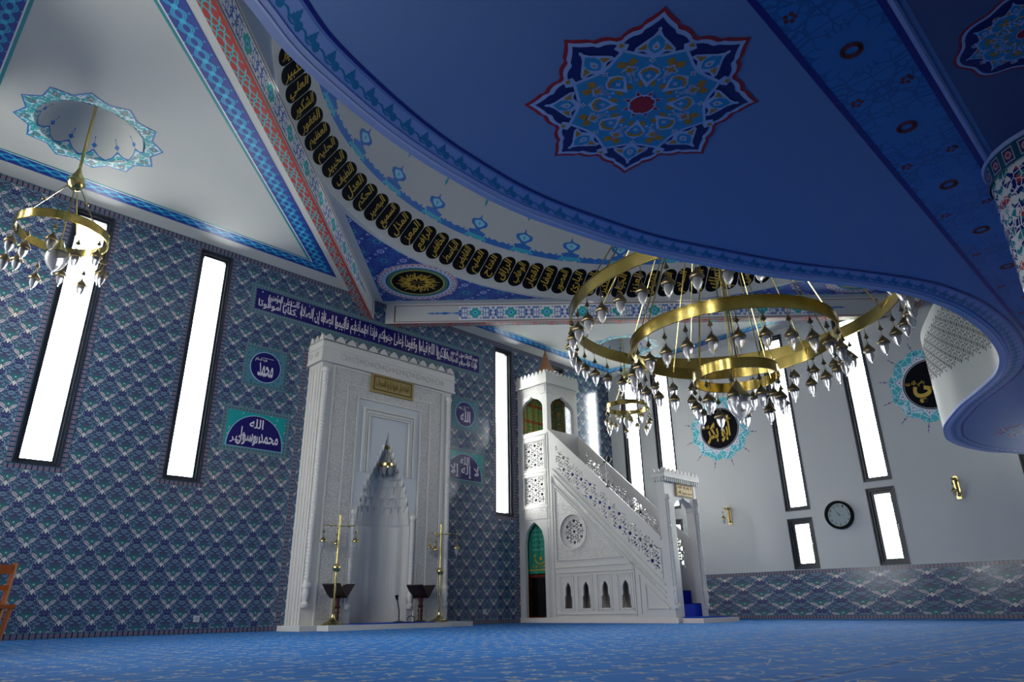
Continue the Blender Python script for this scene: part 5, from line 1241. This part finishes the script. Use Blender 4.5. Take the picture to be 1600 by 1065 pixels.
m_ = thing('coiled_cable', 'small loop of black cable on the niche step beside the microphone', 'cable', (9.66, 12.9, .112)); MB().tube([(9.66 + .1 * cos(t), 12.9, .17 + .065 * sin(t)) for t in [k * pi / 8 for k in range(-1, 10)]], .009, 6).build('cable', M_BLACK, m_); MB().box(9.4, 9.9, 12.88, 12.93, .112, .122).build('cable_run', M_BLACK, m_)
# ------------------------------------------------------------------ clock, sconces, sockets, chair
ck = thing('wall_clock', 'round black-rimmed wall clock with silvery face on the white wall', 'clock', MRW(-6.72, 2.45, 0)); U, V = -6.72, 2.45
def MCK(u, v, w): return MRW(U + u, V + v, w)
MB().flat([circ(0, 0, .35, 48), circ(0, 0, .29, 48)], .09, MCK).build('rim', mat('matt_black', col=c('#07080c'), rough=.75, spec=.15), ck); MB().flat([circ(0, 0, .30, 48)], .03, MCK).build('dial', mat('silver_dial', col=c('#b9c4cc'), rough=.35), ck)
g = MB()
for k in range(12):
    a = pi / 2 - 2 * pi * k / 12; n_ = str(12 if k == 0 else k); s = .03; x, y = .235 * cos(a), .235 * sin(a); put_text(g, n_, (x - s * (.5 if len(n_) < 2 else 1), x + s * (.5 if len(n_) < 2 else 1), y - .03, y + .03), MCK, .031, .002, .0, arabic=False)
g.build('numerals', M_BLKPT, ck)
for nm_, a, L, w_ in (('hour_hand', 118, .1, .011), ('minute_hand', 124, .2, .009), ('second_hand', -12, .15, .004)):
    a = radians(a); MB().flat([[(-.03 * cos(a) - w_ * sin(a), -.03 * sin(a) + w_ * cos(a)), (-.03 * cos(a) + w_ * sin(a), -.03 * sin(a) - w_ * cos(a)), (L * cos(a), L * sin(a))]], .003, MCK, .036).build(nm_, M_BLACK, ck)
MB().flat([circ(0, 0, .30, 40)], .004, MCK, .05).build('clock_glass', M_PANE, ck)
def sconce(y, z, lab):
    r = thing('wall_lamp', lab, 'wall lamp', MRW(-y, z, 0)); F = lambda u, v, w: MRW(-y + u, z + v, w)
    MB().flat([[(-.055, -.26), (.055, -.26), (.055, .22), (.03, .26), (-.03, .26), (-.055, .22)]], .02, F).build('back_plate', M_BRASS, r)
    MB().tube([F(0, -.18, .05), F(0, .18, .05)], .02, 8).ball(F(0, .19, .06), .04, 10).ball(F(0, -.18, .05), .03, 8).build('stem', M_BRASS, r, smooth=True)
    MB().tube([F(0, .17, .05), F(0, .17, .36)], .011, 8).ball(F(0, .17, .2), .03, 8).ball(F(0, .17, .36), .016, 8).build('arm', M_BRASS, r, smooth=True)
    b_, cap, gl = lamp_mesh(.75); p = F(0, .17, .36)
    def sh(q_): m = MB(); m.v = [(a[0] + p[0], a[1] + p[1], a[2] + p[2]) for a in q_.v]; m.f, m.uv, m.mi = q_.f, q_.uv, q_.mi; return m
    ln = sh(b_).build('lamp', M_BRASS, r); sh(cap).build('lamp_cap', M_BRASS, ln, smooth=True); sh(gl).build('glass_shade', M_GLASS, ln, smooth=True)
sconce(9.75, 2.74, 'brass wall lamp on the white wall between the pulpit and the clock'); sconce(4.0, 2.80, 'brass wall lamp on the white wall right of the clock and windows')
for x, z, lab in ((5.38, .26, 'white wall socket low on the tiled wall left of the prayer niche'), (12.59, .29, 'pale wall socket low on the tiled wall between niche and pulpit')):
    r = thing('wall_socket', lab, 'socket', MQ(x, z, 0)); MB().flat([rect(x - .055, x + .055, z - .055, z + .055)], .012, MQ).build('cover_plate', M_PLASTIC, r)
    MB().flat([circ(x, z, .028, 16), circ(x, z, .022, 16)], .003, MQ, .012).flat([circ(x - .01, z, .005, 6)], .003, MQ, .012).flat([circ(x + .01, z, .005, 6)], .003, MQ, .012).build('socket_ring', M_GREY, r)
ch = thing('wooden_chair', 'orange-brown wooden chair cut off at the left edge of the view', 'chair', (1.27, 9.9, 0)); ox, oy = 1.27, 9.8
for dx, dy, zt, ln in ((.42, .0, .92, -.10), (-.02, .0, .92, -.10), (.42, -.45, .44, .02), (-.02, -.45, .44, .02)):
    MB().tube([(ox + dx - .06, oy + dy + ln, 0), (ox + dx - .01, oy + dy, .45), (ox + dx + .03, oy + dy - ln * .6, zt)], [.022, .028, .026], 4).build('leg', M_OAK, ch)
MB().box(ox - .08, ox + .45, oy - .48, oy + .02, .43, .47).build('seat', M_OAK, ch); MB().box(ox, ox + .43, oy + .03, oy + .06, .80, .90).box(ox, ox + .43, oy + .0, oy + .03, .62, .68).build('backrest', M_OAK, ch)
